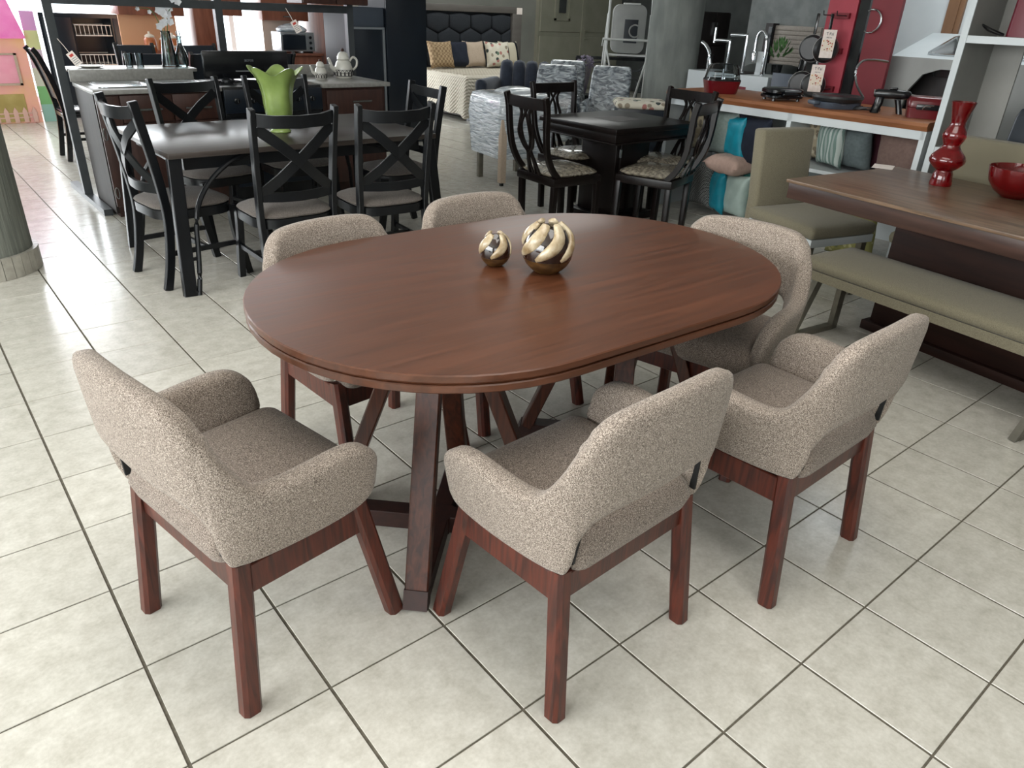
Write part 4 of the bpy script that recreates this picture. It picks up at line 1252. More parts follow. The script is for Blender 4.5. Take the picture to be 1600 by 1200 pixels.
M().bounds(0, 0.36, 0.02, 0.62, 0.0, 2.0).build('carcass', 'kw2', tk, smooth=False)
f = M().bounds(0.004, 0.356, 0, 0.02, 0.06, 1.99).build('door', 'kw2', tk, bev=0.003)
M().bar((0.05, -0.014, 0.95), (0.05, -0.014, 1.12), 0.014, 0.014).build('handle', 'ebony', f, smooth=False)
to = thing('toaster_oven', 'silver toaster oven with dark glass door on the kitchen counter', 'oven', (4.30, 10.03, 0.871))
M().bounds(0, 0.47, 0, 0.30, 0.02, 0.25).build('body', 'silver', to, bev=0.006)
M().bounds(0.02, 0.34, -0.015, 0.0, 0.04, 0.22).build('glass_door', 'navy', to, bev=0.004)
M().bar((0.03, -0.03, 0.225), (0.33, -0.03, 0.225), 0.012, 0.012).build('handle', 'steel', to)
for k in range(3):
    o = M().lathe([(.018, 0), (.018, .014), (.001, .014)], 12).build('knob', 'ebony', to)
    o.location = (0.41, 0.0, 0.06 + 0.065 * k)
    o.rotation_euler = (PI / 2, 0, 0)
for x in (0.04, 0.43):
    M().bounds(x - 0.015, x + 0.015, 0.02, 0.27, 0.0, 0.02).build('foot', 'ebony', to, smooth=False)
tg = tag(M().puff(0.36, 0.26, 0.0, 0.05, r=0.08, dome=0.05).build('wrapped_tray', 'wrap', loc=(4.52, 10.18, 1.123)), 'crumpled plastic bag lying on top of the toaster oven', 'bag')
for k, (x, s_) in enumerate(((2.73, 1.0), (2.87, 0.85), (2.99, 0.95))):
    t = thing('canister', ['taller amber ceramic canister with a cream lid nearest the wire-basket cabinet', 'lowest amber ceramic canister, the middle of three on the counter', 'amber ceramic canister nearest the orchid, on the brown counter'][k], 'canister', (x, 10.2 + 0.05 * (k == 1) * -1, 0.8705), 0, 'amber canisters')
    M().lathe([(.001, 0), (.062 * s_, 0), (.07 * s_, .02), (.066 * s_, .14 * s_), (.052 * s_, .165 * s_), (.001, .165 * s_)], 18).build('body', 'amber', t)
    M().lathe([(.054 * s_, .166 * s_), (.056 * s_, .18 * s_), (.03 * s_, .20 * s_), (.012, .205 * s_), (.014, .228 * s_), (.001, .23 * s_)], 18).build('lid', 'ivory', t)
    M().bounds(-.03 * s_, .03 * s_, -.0715 * s_, -.05 * s_, 0.06 * s_, 0.085 * s_).build('label_band', 'ivory', t, smooth=False)

# ---------------------------------------------------------------- low dark cabinet with wire baskets, tent, printed panel
wb = thing('open_wardrobe', 'dark open wardrobe with two white wire baskets beside the printed panel', 'wardrobe', (1.78, 11.25, 0))
M().bounds(0, 0.03, 0, 0.5, 0.05, 1.25).bounds(1.07, 1.10, 0, 0.5, 0.05, 1.25).bounds(0.03, 1.07, 0.47, 0.5, 0.05, 1.25).bounds(0.03, 1.07, 0, 0.47, 0.05, 0.08).bounds(0.03, 1.07, 0, 0.47, 1.2, 1.25).bounds(0.34, 0.36, 0, 0.47, 0.08, 1.2).bounds(0.80, 0.82, 0, 0.47, 0.08, 1.2).build('carcass', 'navy', wb, smooth=False)
M().bounds(0.03, 0.34, -0.02, 0.0, 0.08, 1.2).build('door', 'navy', wb, bev=0.003)
M().bounds(0.82, 1.07, -0.02, 0.0, 0.08, 1.2).build('door', 'navy', wb, bev=0.003)
for x in (0.06, 1.04):
    M().lathe([(.02, 0), (.024, .03), (.02, .05)], 10, (x, 0.06, 0)).lathe([(.02, 0), (.024, .03), (.02, .05)], 10, (x, 0.44, 0)).build('castor', 'ebony', wb)
for z in (0.66, 1.0):
    b_ = M()
    for dz in (0, 0.12):
        b_.tube([(0.37, 0.02, z + dz), (0.79, 0.02, z + dz)], 0.006, 6)
        b_.tube([(0.37, 0.44, z + dz), (0.79, 0.44, z + dz)], 0.006, 6)
    for q in range(9):
        x = 0.38 + 0.05 * q
        b_.tube([(x, 0.02, z), (x, 0.02, z + 0.12)], 0.004, 5)
        b_.tube([(x, 0.02, z), (x, 0.44, z)], 0.004, 5)
    b_.build('wire_basket', 'whitep', wb)
bp_ = thing('printed_panel', 'narrow purple and green printed panel leaning between tent and open wardrobe', 'panel', (1.68, 11.3, 0))
bm_ = bands('purple_green_print', [(214, 164, 214), (206, 214, 158), (214, 196, 214), (206, 214, 200), (130, 190, 130), (150, 196, 186)], 'Z', -1 / 1.26)
M().bounds(-0.085, 0.06, -0.01, 0.01, 0.0, 1.26).build('board', bm_, bp_, smooth=False)
tn = thing('play_tent', 'pink and yellow fabric play tent with a printed picket fence at its foot', 'play tent', (0.95, 11.3, 0))
tl = M()
tl.loft([[Vector((x, y, z)) for x, y in ((-.62, -.05), (.62, -.05), (.62, .75), (-.62, .75))] for z in (0.0, 0.5, 0.98)])
tl.build('wall_panel', 'yelfab', tn)
rf = M()
rf.loft([[Vector((x * k, 0.35 + (y - 0.35) * k, z)) for x, y in ((-.64, -.07), (.64, -.07), (.64, .77), (-.64, .77))] for k, z in ((1.0, 0.96), (0.98, 1.02), (0.8, 1.5), (0.5, 2.0))])
rf.build('roof', 'pinkfab', tn)
M().bounds(0.08, 0.48, -0.065, -0.05, 0.46, 0.78).build('window_flap', 'rosefab', tn, bev=0.006)
wf = M()
for a, b, c, d in ((0.06, 0.09, 0.44, 0.80), (0.47, 0.50, 0.44, 0.80), (0.06, 0.50, 0.78, 0.80), (0.06, 0.50, 0.44, 0.465)):
    wf.bounds(a, b, -0.072, -0.05, c, d)
wf.build('window_border', 'p_beige', tn, smooth=False)
M().bounds(0.10, 0.48, -0.058, -0.05, 0.02, 0.34).build('printed_bush', 'olivefab', tn, smooth=False)
for q in range(6):
    x = 0.02 + 0.1 * q
    M().extr([(x, 0.01), (x + 0.05, 0.01), (x + 0.05, 0.14), (x + 0.025, 0.19), (x, 0.14)], lambda p, e: (p[0], -0.066 + 0.006 * e, p[1])).build('picket', 'fencefab', tn, smooth=False)
for z in (0.06, 0.11):
    M().bounds(0.0, 0.58, -0.06, -0.055, z, z + 0.015).build('fence_rail', 'fencefab', tn, smooth=False)

# ================================================================== BED CORNER
bd = thing('bed', 'double bed with charcoal hexagon-padded headboard and cream quilt', 'bed', (6.62, 9.10, 0))
hb = M().bounds(0.05, 2.23, 1.62, 1.74, 0.0, 1.47).build('headboard', 'hbcloth', bd, bev=0.01)
fm = M()
fm.bounds(0.0, 2.28, 1.55, 1.74, 1.44, 1.54).bounds(2.08, 2.28, 1.55, 1.74, 0, 1.44).bounds(0.0, 0.16, 1.55, 1.74, 0, 1.44)
fm.build('headboard_frame', 'bedgrey', bd, bev=0.006)
hw, hh = 0.43, 0.36
for r_ in range(4):
    for c_ in range(6):
        x0 = 0.16 + hw * (c_ - 0.5 + 0.5 * (r_ % 2))
        zc = 1.30 - r_ * (hh * 0.77)
        if zc < 0.5:
            continue
        poly = [(x0 + hw * a, zc + hh * b) for a, b in ((0.006, -.252), (0.5, -.508), (0.994, -.252), (0.994, .252), (0.5, .508), (0.006, .252))]
        poly = [(min(max(a, 0.165), 2.075), min(b, 1.435)) for a, b in poly]
        if max(p[0] for p in poly) - min(p[0] for p in poly) < 0.06:
            continue
        cxp = sum(p[0] for p in poly) / 6
        czp = sum(p[1] for p in poly) / 6
        m = M()
        m.loft([[Vector((cxp + (a - cxp) * k, y, czp + (b - czp) * k)) for a, b in poly] for k, y in ((1, 1.62), (1.0, 1.605), (0.93, 1.585), (0.75, 1.572), (0.4, 1.565))])
        m.build('hexagon_pad', 'hbcloth', hb, angle=60)
M().bounds(0.08, 2.0, 0.05, 1.55, 0.06, 0.30).build('bed_base', 'bedgrey', bd, smooth=False)
for x in (0.2, 1.8):
    for y in (0.15, 1.4):
        M().bounds(x - 0.05, x + 0.05, y - 0.05, y + 0.05, 0, 0.06).build('foot', 'ebony', bd, smooth=False)
M().bounds(0.05, 2.05, 0.03, 1.54, 0.30, 0.585).build('mattress', 'p_beige', bd, bev=0.03)
rings = []
base = rrect(2.06, 1.52, 0.05, 6)
dense = []
for i in range(len(base)):
    a, b = base[i], base[(i + 1) % len(base)]
    k = max(1, int(math.dist(a, b) / 0.06))
    dense += [(a[0] + (b[0] - a[0]) * q / k, a[1] + (b[1] - a[1]) * q / k) for q in range(k)]
for z, out, wv in ((0.10, 0.05, 0.022), (0.22, 0.035, 0.018), (0.40, 0.02, 0.01), (0.58, 0.008, 0.0), (0.612, -0.01, 0.0), (0.622, -0.05, 0), (0.624, -0.4, 0)):
    ring = []
    for i, (x, y) in enumerate(dense):
        s_ = (x + y) * 1.0
        corner = min(1.0, max(0, (abs(x) / 1.03 + abs(y) / 0.76) - 1.85) / 0.15)
        o_ = out + wv * math.sin(s_ * 21) + corner * (0.6 - z) * 0.16
        kx, ky = (1.03 + o_) / 1.03, (0.76 + o_) / 0.76
        zz = z - corner * 0.05 * (z < 0.3)
        ring.append(Vector((1.05 + x * kx, 0.785 + y * ky - (0.0), zz)))
    rings.append(ring)
M().loft(rings).build('quilt', 'quilt', bd, angle=70)
qs = M()
for q in range(18):
    y = 0.12 + 0.08 * q
    qs.tube([(0.08, y, 0.6225), (2.02, y, 0.6225)], 0.012, 6)
qs.build('quilt_ridges', 'quilt', bd)
tag_ = M().bounds(2.16, 2.28, 1.545, 1.549, 1.43, 1.53).build('price_card', 'tagp', bd, smooth=False)
for nm, x, w_, mt, lb, rz in (('pillow', 6.98, 0.48, 'p_quilted', 'gold quilted pillow leaning on the bed headboard', 4), ('pillow', 7.36, 0.44, 'p_navy', 'plain navy pillow between the gold and beige pillows on the bed', -3),
                              ('pillow', 7.70, 0.44, 'p_beige', 'plain beige pillow on the bed beside the navy one', 5), ('pillow', 8.10, 0.48, 'p_floral', 'flower-printed pillow on the bed', -4), ('pillow', 8.42, 0.42, 'p_stripe', 'black and cream striped pillow behind the flower-printed one', 3)):
    yo = 10.28 + (0.10 if 'striped' in lb or 'navy' in lb else 0)
    o = M().pillow(w_, 0.40, 0.15, Matrix.Rotation(R(-16), 3, 'X'), (0, 0, 0)).build(nm, mt, weld=True, angle=80, loc=(x, yo, 0.835), rz=R(rz))
    tag(o, lb, 'pillow', 'pillows on the bed')

# ---------------------------------------------------------------- plastic-wrapped chairs
def wrapped_armchair(loc, rz, label):
    t = thing('wrapped_armchair', label, 'armchair', loc, rz, 'plastic-wrapped armchairs')
    m = M()
    m.loft([[Vector((x * k, y * k2 + yo, z)) for x, y in rrect(0.46, 0.15, 0.05)] for z, yo, k, k2 in ((0.40, -0.16, 1, 1), (0.65, -0.21, 1.02, 1.1), (0.86, -0.28, 1.0, 1.0), (0.94, -0.30, 0.94, 0.7), (0.96, -0.305, 0.85, 0.35))])
    m.build('backrest', 'wrapd', t, angle=70)
    M().puff(0.46, 0.50, 0.22, 0.46, r=0.06, dome=0.04, c=(0, 0.10)).build('seat', 'wrap', t, angle=70)
    for s_ in (-1, 1):
        M().puff(0.09, 0.50, 0.24, 0.60, r=0.04, dome=0.02, c=(s_ * 0.225, 0.08)).build('arm', 'wrapd', t, angle=70)
        for y in (-0.14, 0.30):
            M().bar((s_ * 0.22, y, 0), (s_ * 0.21, y, 0.25), 0.04, 0.04, up=(0, 1, 0)).build('leg', 'ebony', t, smooth=False)
    return t
wa = wrapped_armchair((5.90, 6.45, 0), facing(222), 'plastic-wrapped armchair directly behind the square espresso table chair')
dup(wa, (6.46, 6.17, 0), facing(216), 'plastic-wrapped armchair nearest the white steel stand')
dup(wa, (6.62, 7.08, 0), facing(218), 'plastic-wrapped armchair farthest back, beside the tufted navy sofa')
wr = thing('wrapped_chair', 'chair seat wrapped in crumpled clear film on one taped beige leg', 'chair', (4.70, 5.72, 0), R(-8))
m = M()
pl = rrect(0.60, 0.66, 0.06)
m.loft([[Vector((x * k + dx, y * k, z)) for x, y in pl] for z, k, dx in ((0.24, 0.96, 0.0), (0.30, 1.0, 0.01), (0.45, 1.0, 0.0), (0.60, 1.02, -0.01), (0.74, 1.0, 0.0), (0.785, 0.95, 0.0), (0.80, 0.8, 0.02))])
m.build('film_wrap', 'wrap', wr, angle=75)
M().puff(0.40, 0.40, 0.79, 0.80, r=0.1, dome=0.05, c=(0.05, 0)).build('bundled_film', 'wrap', wr, angle=75)
M().bounds(-0.30, -0.24, -0.33, -0.27, 0.03, 0.60).build('taped_leg', 'p_beige', wr, bev=0.004)
for x, y in ((-0.25, 0.16), (0.24, -0.27), (0.24, 0.27)):
    M().bounds(x - 0.025, x + 0.025, y - 0.025, y + 0.025, 0.0, 0.26).build('leg', 'pewter', wr, bev=0.004)
M().bounds(-0.285, -0.255, -0.315, -0.285, 0.0, 0.03).build('foot', 'ebony', wr, smooth=False)

ns = thing('sofa', 'tufted navy velvet sofa behind the wrapped armchairs', 'sofa', (6.86, 8.08, 0), facing(214))
m = M()
for q in range(5):
    x = -0.36 + 0.18 * q
    M().puff(0.176, 0.16, 0.40, 0.86, r=0.07, dome=0.03, c=(x, -0.3)).build('back_channel', 'navyf', ns, angle=70)
M().puff(0.9, 0.62, 0.16, 0.42, r=0.06, dome=0.02, c=(0, 0.05)).build('seat', 'navyf', ns, angle=70)
for s_ in (-1, 1):
    m = M()
    m.loft([[Vector((s_ * 0.53 + x * k, y + 0.0, z)) for x, y in rrect(0.16, 0.7, 0.06)] for z, k in ((0.14, 1), (0.5, 1.0), (0.60, 1.05), (0.64, 0.8), (0.655, 0.4))])
    m.build('arm', 'navyf', ns, angle=70)
    for y in (-0.25, 0.28):
        M().bounds(s_ * 0.45 - 0.02, s_ * 0.45 + 0.02, y - 0.02, y + 0.02, 0, 0.16).build('leg', 'ebony', ns, smooth=False)

# ---------------------------------------------------------------- steel stand with grey box, black bed ends, ottoman
sd = thing('steel_stand', 'white steel tube stand with crossed braces carrying the grey plastic box', 'stand', (7.66, 7.03, 0), R(-40.2))
for s_ in (-1, 1):
    M().tube([(s_ * 0.31, -0.25, 0.0), (s_ * 0.275, -0.05, 1.2), (s_ * 0.26, 0.05, 2.0)], 0.016, 8).build('post', 'whitep', sd)
    M().tube([(s_ * 0.31, 0.35, 0.0), (s_ * 0.27, 0.08, 1.5)], 0.014, 8).build('post', 'whitep', sd)
    M().tube([(s_ * 0.275, -0.08, 1.10), (s_ * 0.10, -0.22, 0.45)], 0.013, 8).build('brace', 'whitep', sd)
M().tube([(-0.33, -0.08, 1.13), (-0.33, -0.07, 1.21), (0.33, -0.07, 1.21), (0.33, -0.08, 1.13)], 0.014, 8).build('cross_bar', 'whitep', sd)
M().tube([(-0.29, -0.22, 0.45), (0.29, -0.22, 0.45)], 0.013, 8).build('cross_bar', 'whitep', sd)
M().bounds(-0.26, 0.26, -0.06, 0.12, 1.02, 1.04).build('shelf', 'whitep', sd, smooth=False)
bx = thing('plastic_case', 'grey plastic case with a dark square and ring mark held in the white steel stand', 'case', (7.70, 7.08, 1.042), R(-40.2))
pl = rrect(0.42, 0.56, 0.09)
m = M()
m.loft([[Vector((x * k, y, 0.29 + z * k)) for x, z in pl] for k, y in ((0.9, -0.06), (1.0, -0.045), (1.0, 0.08), (0.9, 0.10))])
m.build('body', 'heater', bx, angle=50)
lg = M().bounds(-0.06, 0.11, -0.064, -0.06, 0.13, 0.40).build('dark_square', 'navy', bx, smooth=False)
o = M().tube([(0.075 + 0.07 * math.cos(a), -0.068, 0.27 + 0.07 * math.sin(a)) for a in [PI * 0.3 + 1.5 * PI * k / 16 for k in range(17)]], 0.010, 6).build('ring_mark', 'heater', lg)
M().bounds(-0.09, 0.12, -0.07, 0.02, 0.565, 0.585).build('handle', 'whitep', bx, bev=0.005)
be = thing('metal_bed_end', 'black metal bed end with curved rail and slats standing behind the white steel stand', 'bed end', (8.12, 7.55, 0), R(-39))
for x in (-0.6, 0.6):
    M().bounds(x - 0.025, x + 0.025, -0.025, 0.025, 0, 0.95).build('post', 'ebony', be, smooth=False)
M().bounds(-0.62, 0.62, -0.02, 0.02, 0.93, 0.97).build('rail', 'ebony', be, smooth=False)
M().tube(spline([(-0.58, 0, 0.80), (-0.3, 0, 0.90), (0.0, 0, 0.82), (0.25, 0, 0.80), (0.35, 0, 0.88), (0.58, 0, 0.9)], 5), 0.012, 6).build('curved_rail', 'greymetal', be)
for q in range(5):
    M().bounds(0.28, 0.6, -0.01, 0.01, 0.52 + 0.065 * q, 0.54 + 0.065 * q).build('slat', 'greymetal', be, smooth=False)
M().bounds(-0.6, 0.6, -0.015, 0.015, 0.2, 0.26).build('rail', 'ebony', be, smooth=False)
M().tube(spline([(-0.02, -0.01, 0.28), (-0.02, -0.01, 0.62), (0.06, -0.01, 0.70), (0.22, -0.01, 0.70), (0.26, -0.01, 0.62), (0.26, -0.01, 0.28)], 4), 0.014, 6).build('hoop', 'greymetal', be)
fp = thing('flower_pot', 'small pot of lilac flowers beside the wrapped armchairs', 'flowers', (7.19, 7.29, 0.0))
M().lathe([(.001, 0), (.14, 0), (.16, .55), (.14, .55), (.001, .5)], 16).build('pedestal_pot', 'ebony', fp)
m = M()
for q in range(50):
    a, b = random.uniform(0, 2 * PI), random.uniform(-0.3, 1.3)
    c = Vector((0.11 * math.cos(a) * math.cos(b), 0.11 * math.sin(a) * math.cos(b), 0.90 + 0.11 * math.sin(b)))
    m.lathe([(.001, -.018), (.018, 0), (.001, .018)], 6, c)
    m.tube([c, (0.02 * math.cos(a), 0.02 * math.sin(a), 0.55)], 0.002, 4)
m.build('blossoms', 'lilac', fp)
ot = thing('storage_box', 'tall dark storage box with a flower-printed padded lid', 'box', (6.02, 5.27, 0), R(-42))
M().bounds(-0.24, 0.24, -0.2, 0.2, 0.0, 0.66).build('body', 'navy', ot, bev=0.004)
M().puff(0.52, 0.44, 0.661, 0.725, r=0.04, dome=0.012).build('padded_lid', G['p_floral'], ot, angle=70)
sl = thing('rolled_mattress', 'upright blue and pale grey roll beside the flower-printed box', 'roll', (6.36, 4.92, 0), R(-40))
M().puff(0.20, 0.34, 0.0, 0.74, r=0.09, dome=0.04, c=(0.08, 0)).build('blue_roll', 'blue', sl, angle=70)
M().puff(0.13, 0.36, 0.0, 0.76, r=0.06, dome=0.04, c=(-0.10, 0)).build('grey_roll', 'greyfab', sl, angle=70)

# ================================================================== CUSHION COUNTER
ct = thing('display_counter', 'white display counter with orange wood top and open bays of cushions', 'counter', (0, 0, 0))
CX0, CX1 = 5.15, 5.85
pf = [(CX0 - 0.012, 0.912), (CX0 - 0.02, 0.928), (CX0 - 0.012, 0.948), (CX0 + 0.004, 0.955), (CX1, 0.955), (CX1, 0.90), (CX0 - 0.006, 0.90)]
M().extr(pf, lambda p, e: (p[0], 2.08 + e * 2.14, p[1])).build('wood_top', 'cwood', ct, angle=35)
M().bounds(CX0, CX0 + 0.02, 2.09, 4.21, 0.845, 0.90).build('fascia', 'white', ct, smooth=False)
for y in (2.10, 3.06, 4.19):
    M().bounds(CX0, CX1, y - 0.018, y + 0.018, 0, 0.90).build('side_panel', 'white', ct, smooth=False)
M().bounds(CX1 - 0.02, CX1, 2.1, 4.19, 0, 0.90).build('back_panel', 'white', ct, smooth=False)
M().bounds(CX0 + 0.01, CX1, 2.11, 3.05, 0.52, 0.545).build('shelf', 'white', ct, smooth=False)

pil = [  # y, z, w, h, t, rz, tiltX, mat, x, label
    (3.93, 0.66, 0.36, 0.36, 0.13, 86, -8, 'p_pattern', 5.34, 'beige speckled cushion at the dark end of the cushion bay'),
    (3.72, 0.665, 0.36, 0.37, 0.13, 84, -8, 'p_sage', 5.30, 'grey-green cushion standing behind the teal cushion'),
    (3.56, 0.655, 0.34, 0.34, 0.11, 62, -6, 'p_teal', 5.25, 'shiny teal cushion standing above the blush cushion'),
    (3.37, 0.650, 0.36, 0.38, 0.13, 78, -6, 'p_navy', 5.22, 'black-blue cushion standing behind the olive chair back'),
    (3.80, 0.26, 0.36, 0.42, 0.13, 74, -10, 'p_hound', 5.22, 'grey houndstooth cushion standing on the floor end of the bay'),
    (3.63, 0.235, 0.34, 0.36, 0.10, 60, -4, 'p_teal', 5.20, 'dark teal cushion wedged on the floor behind the mint cushion'),
    (3.44, 0.225, 0.30, 0.35, 0.13, 80, -2, 'p_mint', 5.20, 'pale mint cushion standing on the floor of the bay'),
    (3.28, 0.24, 0.32, 0.36, 0.12, 78, -2, 'p_green', 5.24, 'dark green cushion on the floor beside the mint cushion'),
    (2.92, 0.71, 0.26, 0.30, 0.11, 78, -6, 'p_pattern', 5.42, 'patterned beige cushion half hidden behind the striped cushion'),
    (2.78, 0.705, 0.28, 0.30, 0.10, 66, -6, 'p_str2', 5.30, 'green and white striped cushion on the white shelf'),
    (2.63, 0.705, 0.32, 0.30, 0.13, 78, -14, 'p_grey', 5.34, 'slate grey cushion leaning on the striped cushion'),
    (2.46, 0.71, 0.26, 0.30, 0.10, 80, -6, 'p_plum', 5.50, 'plum cushion tucked behind the slate grey and brown cushions'),
    (2.27, 0.715, 0.34, 0.31, 0.13, 88, -8, 'p_brown', 5.30, 'brown cushion at the end of the white shelf nearest the tall shelf unit')]
for y, z, w_, h_, t_, rz, tx, mt, x, lb in pil:
    o = M().pillow(w_, h_, t_, Matrix.Rotation(R(tx), 3, 'X'), (0, 0, 0)).build('cushion', mt, weld=True, angle=80, loc=(x, y, z), rz=R(rz))
    tag(o, lb, 'cushion', 'cushions in the display counter')
o = M().pillow(0.36, 0.30, 0.15, Matrix.Rotation(R(90), 3, 'X'), (0, 0, 0)).build('cushion', 'p_pink', weld=True, angle=80, loc=(5.20, 3.52, 0.455), rz=R(82))
tag(o, 'blush plush cushion lying flat on the mint and teal cushions', 'cushion', 'cushions in the display counter')

o = M().pillow(0.40, 0.38, 0.12, Matrix.Rotation(R(-8), 3, 'X'), (0, 0, 0)).build('cushion', G['p_lemon'], weld=True, angle=80, loc=(5.02, 2.34, 0.205), rz=R(80))
tag(o, 'lemon and olive printed cushion on the floor beneath the walnut table edge', 'cushion')

# appliances on the counter
pm_ = thing('popcorn_maker', 'red popcorn maker with clear dome and lids on the orange wood counter', 'popcorn maker', (5.33, 3.83, 0.956), R(-35))
m = M()
m.loft([[Vector((x * k, y * k, z)) for x, y in rrect(0.27, 0.20, 0.05)] for z, k in ((0.0, 0.84), (0.01, 0.88), (0.085, 1.0), (0.095, 1.02))])
m.build('base', 'redpl', pm_, angle=50)
M().loft([[Vector((x * k, y * k, z)) for x, y in rrect(0.27, 0.20, 0.05)] for z, k in ((0.096, 1.02), (0.11, 1.0))]).build('rim', 'ebony', pm_, angle=50)
M().loft([[Vector((x * k, y * k, z)) for x, y in rrect(0.27, 0.20, 0.05)] for z, k in ((0.111, 0.96), (0.19, 0.84), (0.215, 0.74))]).build('dome', 'popclear', pm_, angle=50)
M().bounds(-0.06, 0.06, -0.04, 0.04, 0.216, 0.222).build('dome_cap', 'ebony', pm_, smooth=False)
ag = M().tube([(0, 0, 0.112), (0, 0, 0.18)], 0.008, 8).build('stirrer_post', 'chrome', pm_)
M().bar((-0.08, 0, 0.13), (0.08, 0, 0.13), 0.012, 0.006).build('stirrer', 'chrome', pm_, smooth=False)
sp_ = thing('sandwich_press', 'closed black sandwich press between the popcorn maker and the griddle', 'sandwich press', (5.36, 3.29, 0.956), R(-28))
for z0, z1, k in ((0.018, 0.048, 1.0), (0.052, 0.088, 0.98)):
    M().loft([[Vector((x * q, y * q, z)) for x, y in rrect(0.28 * k, 0.22 * k, 0.06)] for z, q in ((z0, 0.94), (z0 + 0.006, 1.0), (z1 - 0.01, 1.0), (z1, 0.9))]).build('shell_half', 'ebony', sp_, angle=50)
M().bounds(-0.06, 0.06, -0.135, -0.105, 0.04, 0.06).build('handle', 'ebony', sp_, bev=0.005)
M().bounds(-0.04, 0.09, -0.112, -0.108, 0.068, 0.078).build('light_trim', 'silver', sp_, smooth=False)
for x in (-0.1, 0.1):
    for y in (-0.07, 0.07):
        M().lathe([(.014, 0), (.012, .018)], 10, (x, y, 0)).build('foot', 'ebony', sp_)
gr = thing('griddle', 'round black electric griddle with a bent silver handle on the orange wood counter', 'griddle', (5.32, 2.82, 0.956), R(-30))
M().lathe([(.001, .035), (.12, .035), (.165, .05), (.175, .07), (.17, .085), (.15, .085), (.145, .078), (.001, .078)], 36).build('plate', 'pan', gr)
M().loft([[Vector((x * k, y * k, z)) for x, y in rrect(0.30, 0.24, 0.08)] for z, k in ((0.0, 0.9), (0.02, 1.0), (0.045, 1.04))]).build('base', 'slate', gr)
M().bounds(-0.20, -0.15, -0.05, 0.05, 0.02, 0.05).build('side_grip', 'slate', gr, bev=0.012)
M().tube(spline([(0.17, -0.05, 0.075), (0.10, -0.04, 0.16), (0.075, -0.03, 0.25), (0.12, -0.01, 0.31), (0.22, 0.01, 0.32), (0.34, 0.02, 0.31)], 5), 0.008, 8).build('handle', 'steel', gr)
text('brand_lettering', 'Taurus', 0.012, 'silver', gr, Matrix.Translation((-0.02, -0.126, 0.034)) @ Matrix.Rotation(PI / 2, 4, 'X'))
cd = M()
for q in range(4):
    pts = [(0.05 * math.cos(1.3 * k + q) * (1 - k * 0.04), 0.10 * math.sin(0.9 * k + 0.7 * q) , 0.006 + 0.006 * ((k + q) % 4)) for k in range(9)]
    cd.tube(spline(pts, 3), 0.004, 5)
cd.bounds(0.03, 0.06, -0.10, -0.06, 0.0, 0.02)
tag(cd.build('power_cord', 'cord', loc=(5.36, 2.64, 0.957)), 'bundled black power cord between the griddle and the mixer', 'cord')
mx_ = thing('stand_mixer', 'black stand mixer body beside the red sandwich toaster', 'mixer', (5.40, 2.47, 0.956), R(-60))
M().loft([[Vector((x + dx, y * k, z)) for x, y in rrect(0.055, 0.075, 0.02)] for z, dx, k in ((0.0, -0.095, 1.5), (0.015, -0.092, 1.3), (0.06, -0.08, 1.0), (0.10, -0.078, 1.0))]).build('stand_column', 'ebony', mx_)
M().loft([[Vector((x + dx, y * k, z)) for x, y in rrect(0.04, 0.06, 0.018)] for z, dx, k in ((0.0, 0.065, 1.3), (0.05, 0.05, 1.0), (0.09, 0.035, 0.9))]).build('front_support', 'ebony', mx_)
hd = M()
hd.loft([[Vector((x, y * k, 0.122 + z * k)) for y, z in rrect(0.07, 0.06, 0.025)] for x, k in ((-0.12, 0.7), (-0.10, 1.0), (0.06, 1.0), (0.10, 0.8), (0.11, 0.5))])
hd.build('motor_head', 'ebony', mx_)
M().bounds(-0.03, 0.02, -0.02, 0.02, 0.152, 0.166).build('switch', 'ebony', mx_, bev=0.004)
M().tube([(0.11, 0, 0.122), (0.14, 0, 0.122)], 0.008, 8).build('chrome_tip', 'chrome', mx_)
M().bounds(-0.125, -0.118, -0.018, 0.018, 0.118, 0.148).build('chrome_cap', 'chrome', mx_, smooth=False)
rt_ = thing('sandwich_toaster', 'glossy red sandwich toaster at the end of the orange wood counter', 'toaster', (5.40, 2.23, 0.956), R(-62))
M().loft([[Vector((x * k, y * k, z)) for x, y in rrect(0.24, 0.19, 0.02)] for z, k in ((0.0, 0.92), (0.065, 0.98))]).build('base', 'redpl', rt_, angle=50)
M().loft([[Vector((x * k, y * k, z)) for x, y in rrect(0.24, 0.19, 0.03)] for z, k in ((0.068, 1.0), (0.10, 1.02), (0.125, 0.9), (0.132, 0.7))]).build('lid', 'redpl', rt_, angle=50)
M().bounds(-0.07, 0.07, -0.112, -0.092, 0.055, 0.09).build('latch_recess', 'ebony', rt_, bev=0.006)
M().tube(spline([(-0.03, -0.114, 0.06), (-0.02, -0.125, 0.08), (0.03, -0.12, 0.086)], 4), 0.004, 6).build('latch_wire', 'steel', rt_)

# pan stand
ps = thing('pan_display_stand', 'rose-red pan display panel with rows of hooks and hanging pans', 'display stand', (0, 0, 0))
M().bounds(6.05, 6.09, 3.21, 3.45, 0.0, 2.1).build('panel', 'pinkpanel', ps, smooth=False)
M().bounds(5.93, 6.21, 3.18, 3.48, 0.0, 0.03).build('foot_plate', 'ebony', ps, smooth=False)
M().bounds(6.06, 6.10, 3.12, 3.20, 0.0, 2.1).build('black_post', 'ebony', ps, smooth=False)
for z in (1.02, 1.30, 1.55):
    M().bounds(6.02, 6.05, 3.25, 3.40, z - 0.02, z + 0.02).build('hook_bracket', 'redpanel', ps, smooth=False)
    for y in (3.27, 3.38):
        M().tube([(6.03, y, z), (5.88, y, z), (5.87, y, z + 0.03)], 0.004, 5).build('hook', 'cord', ps)


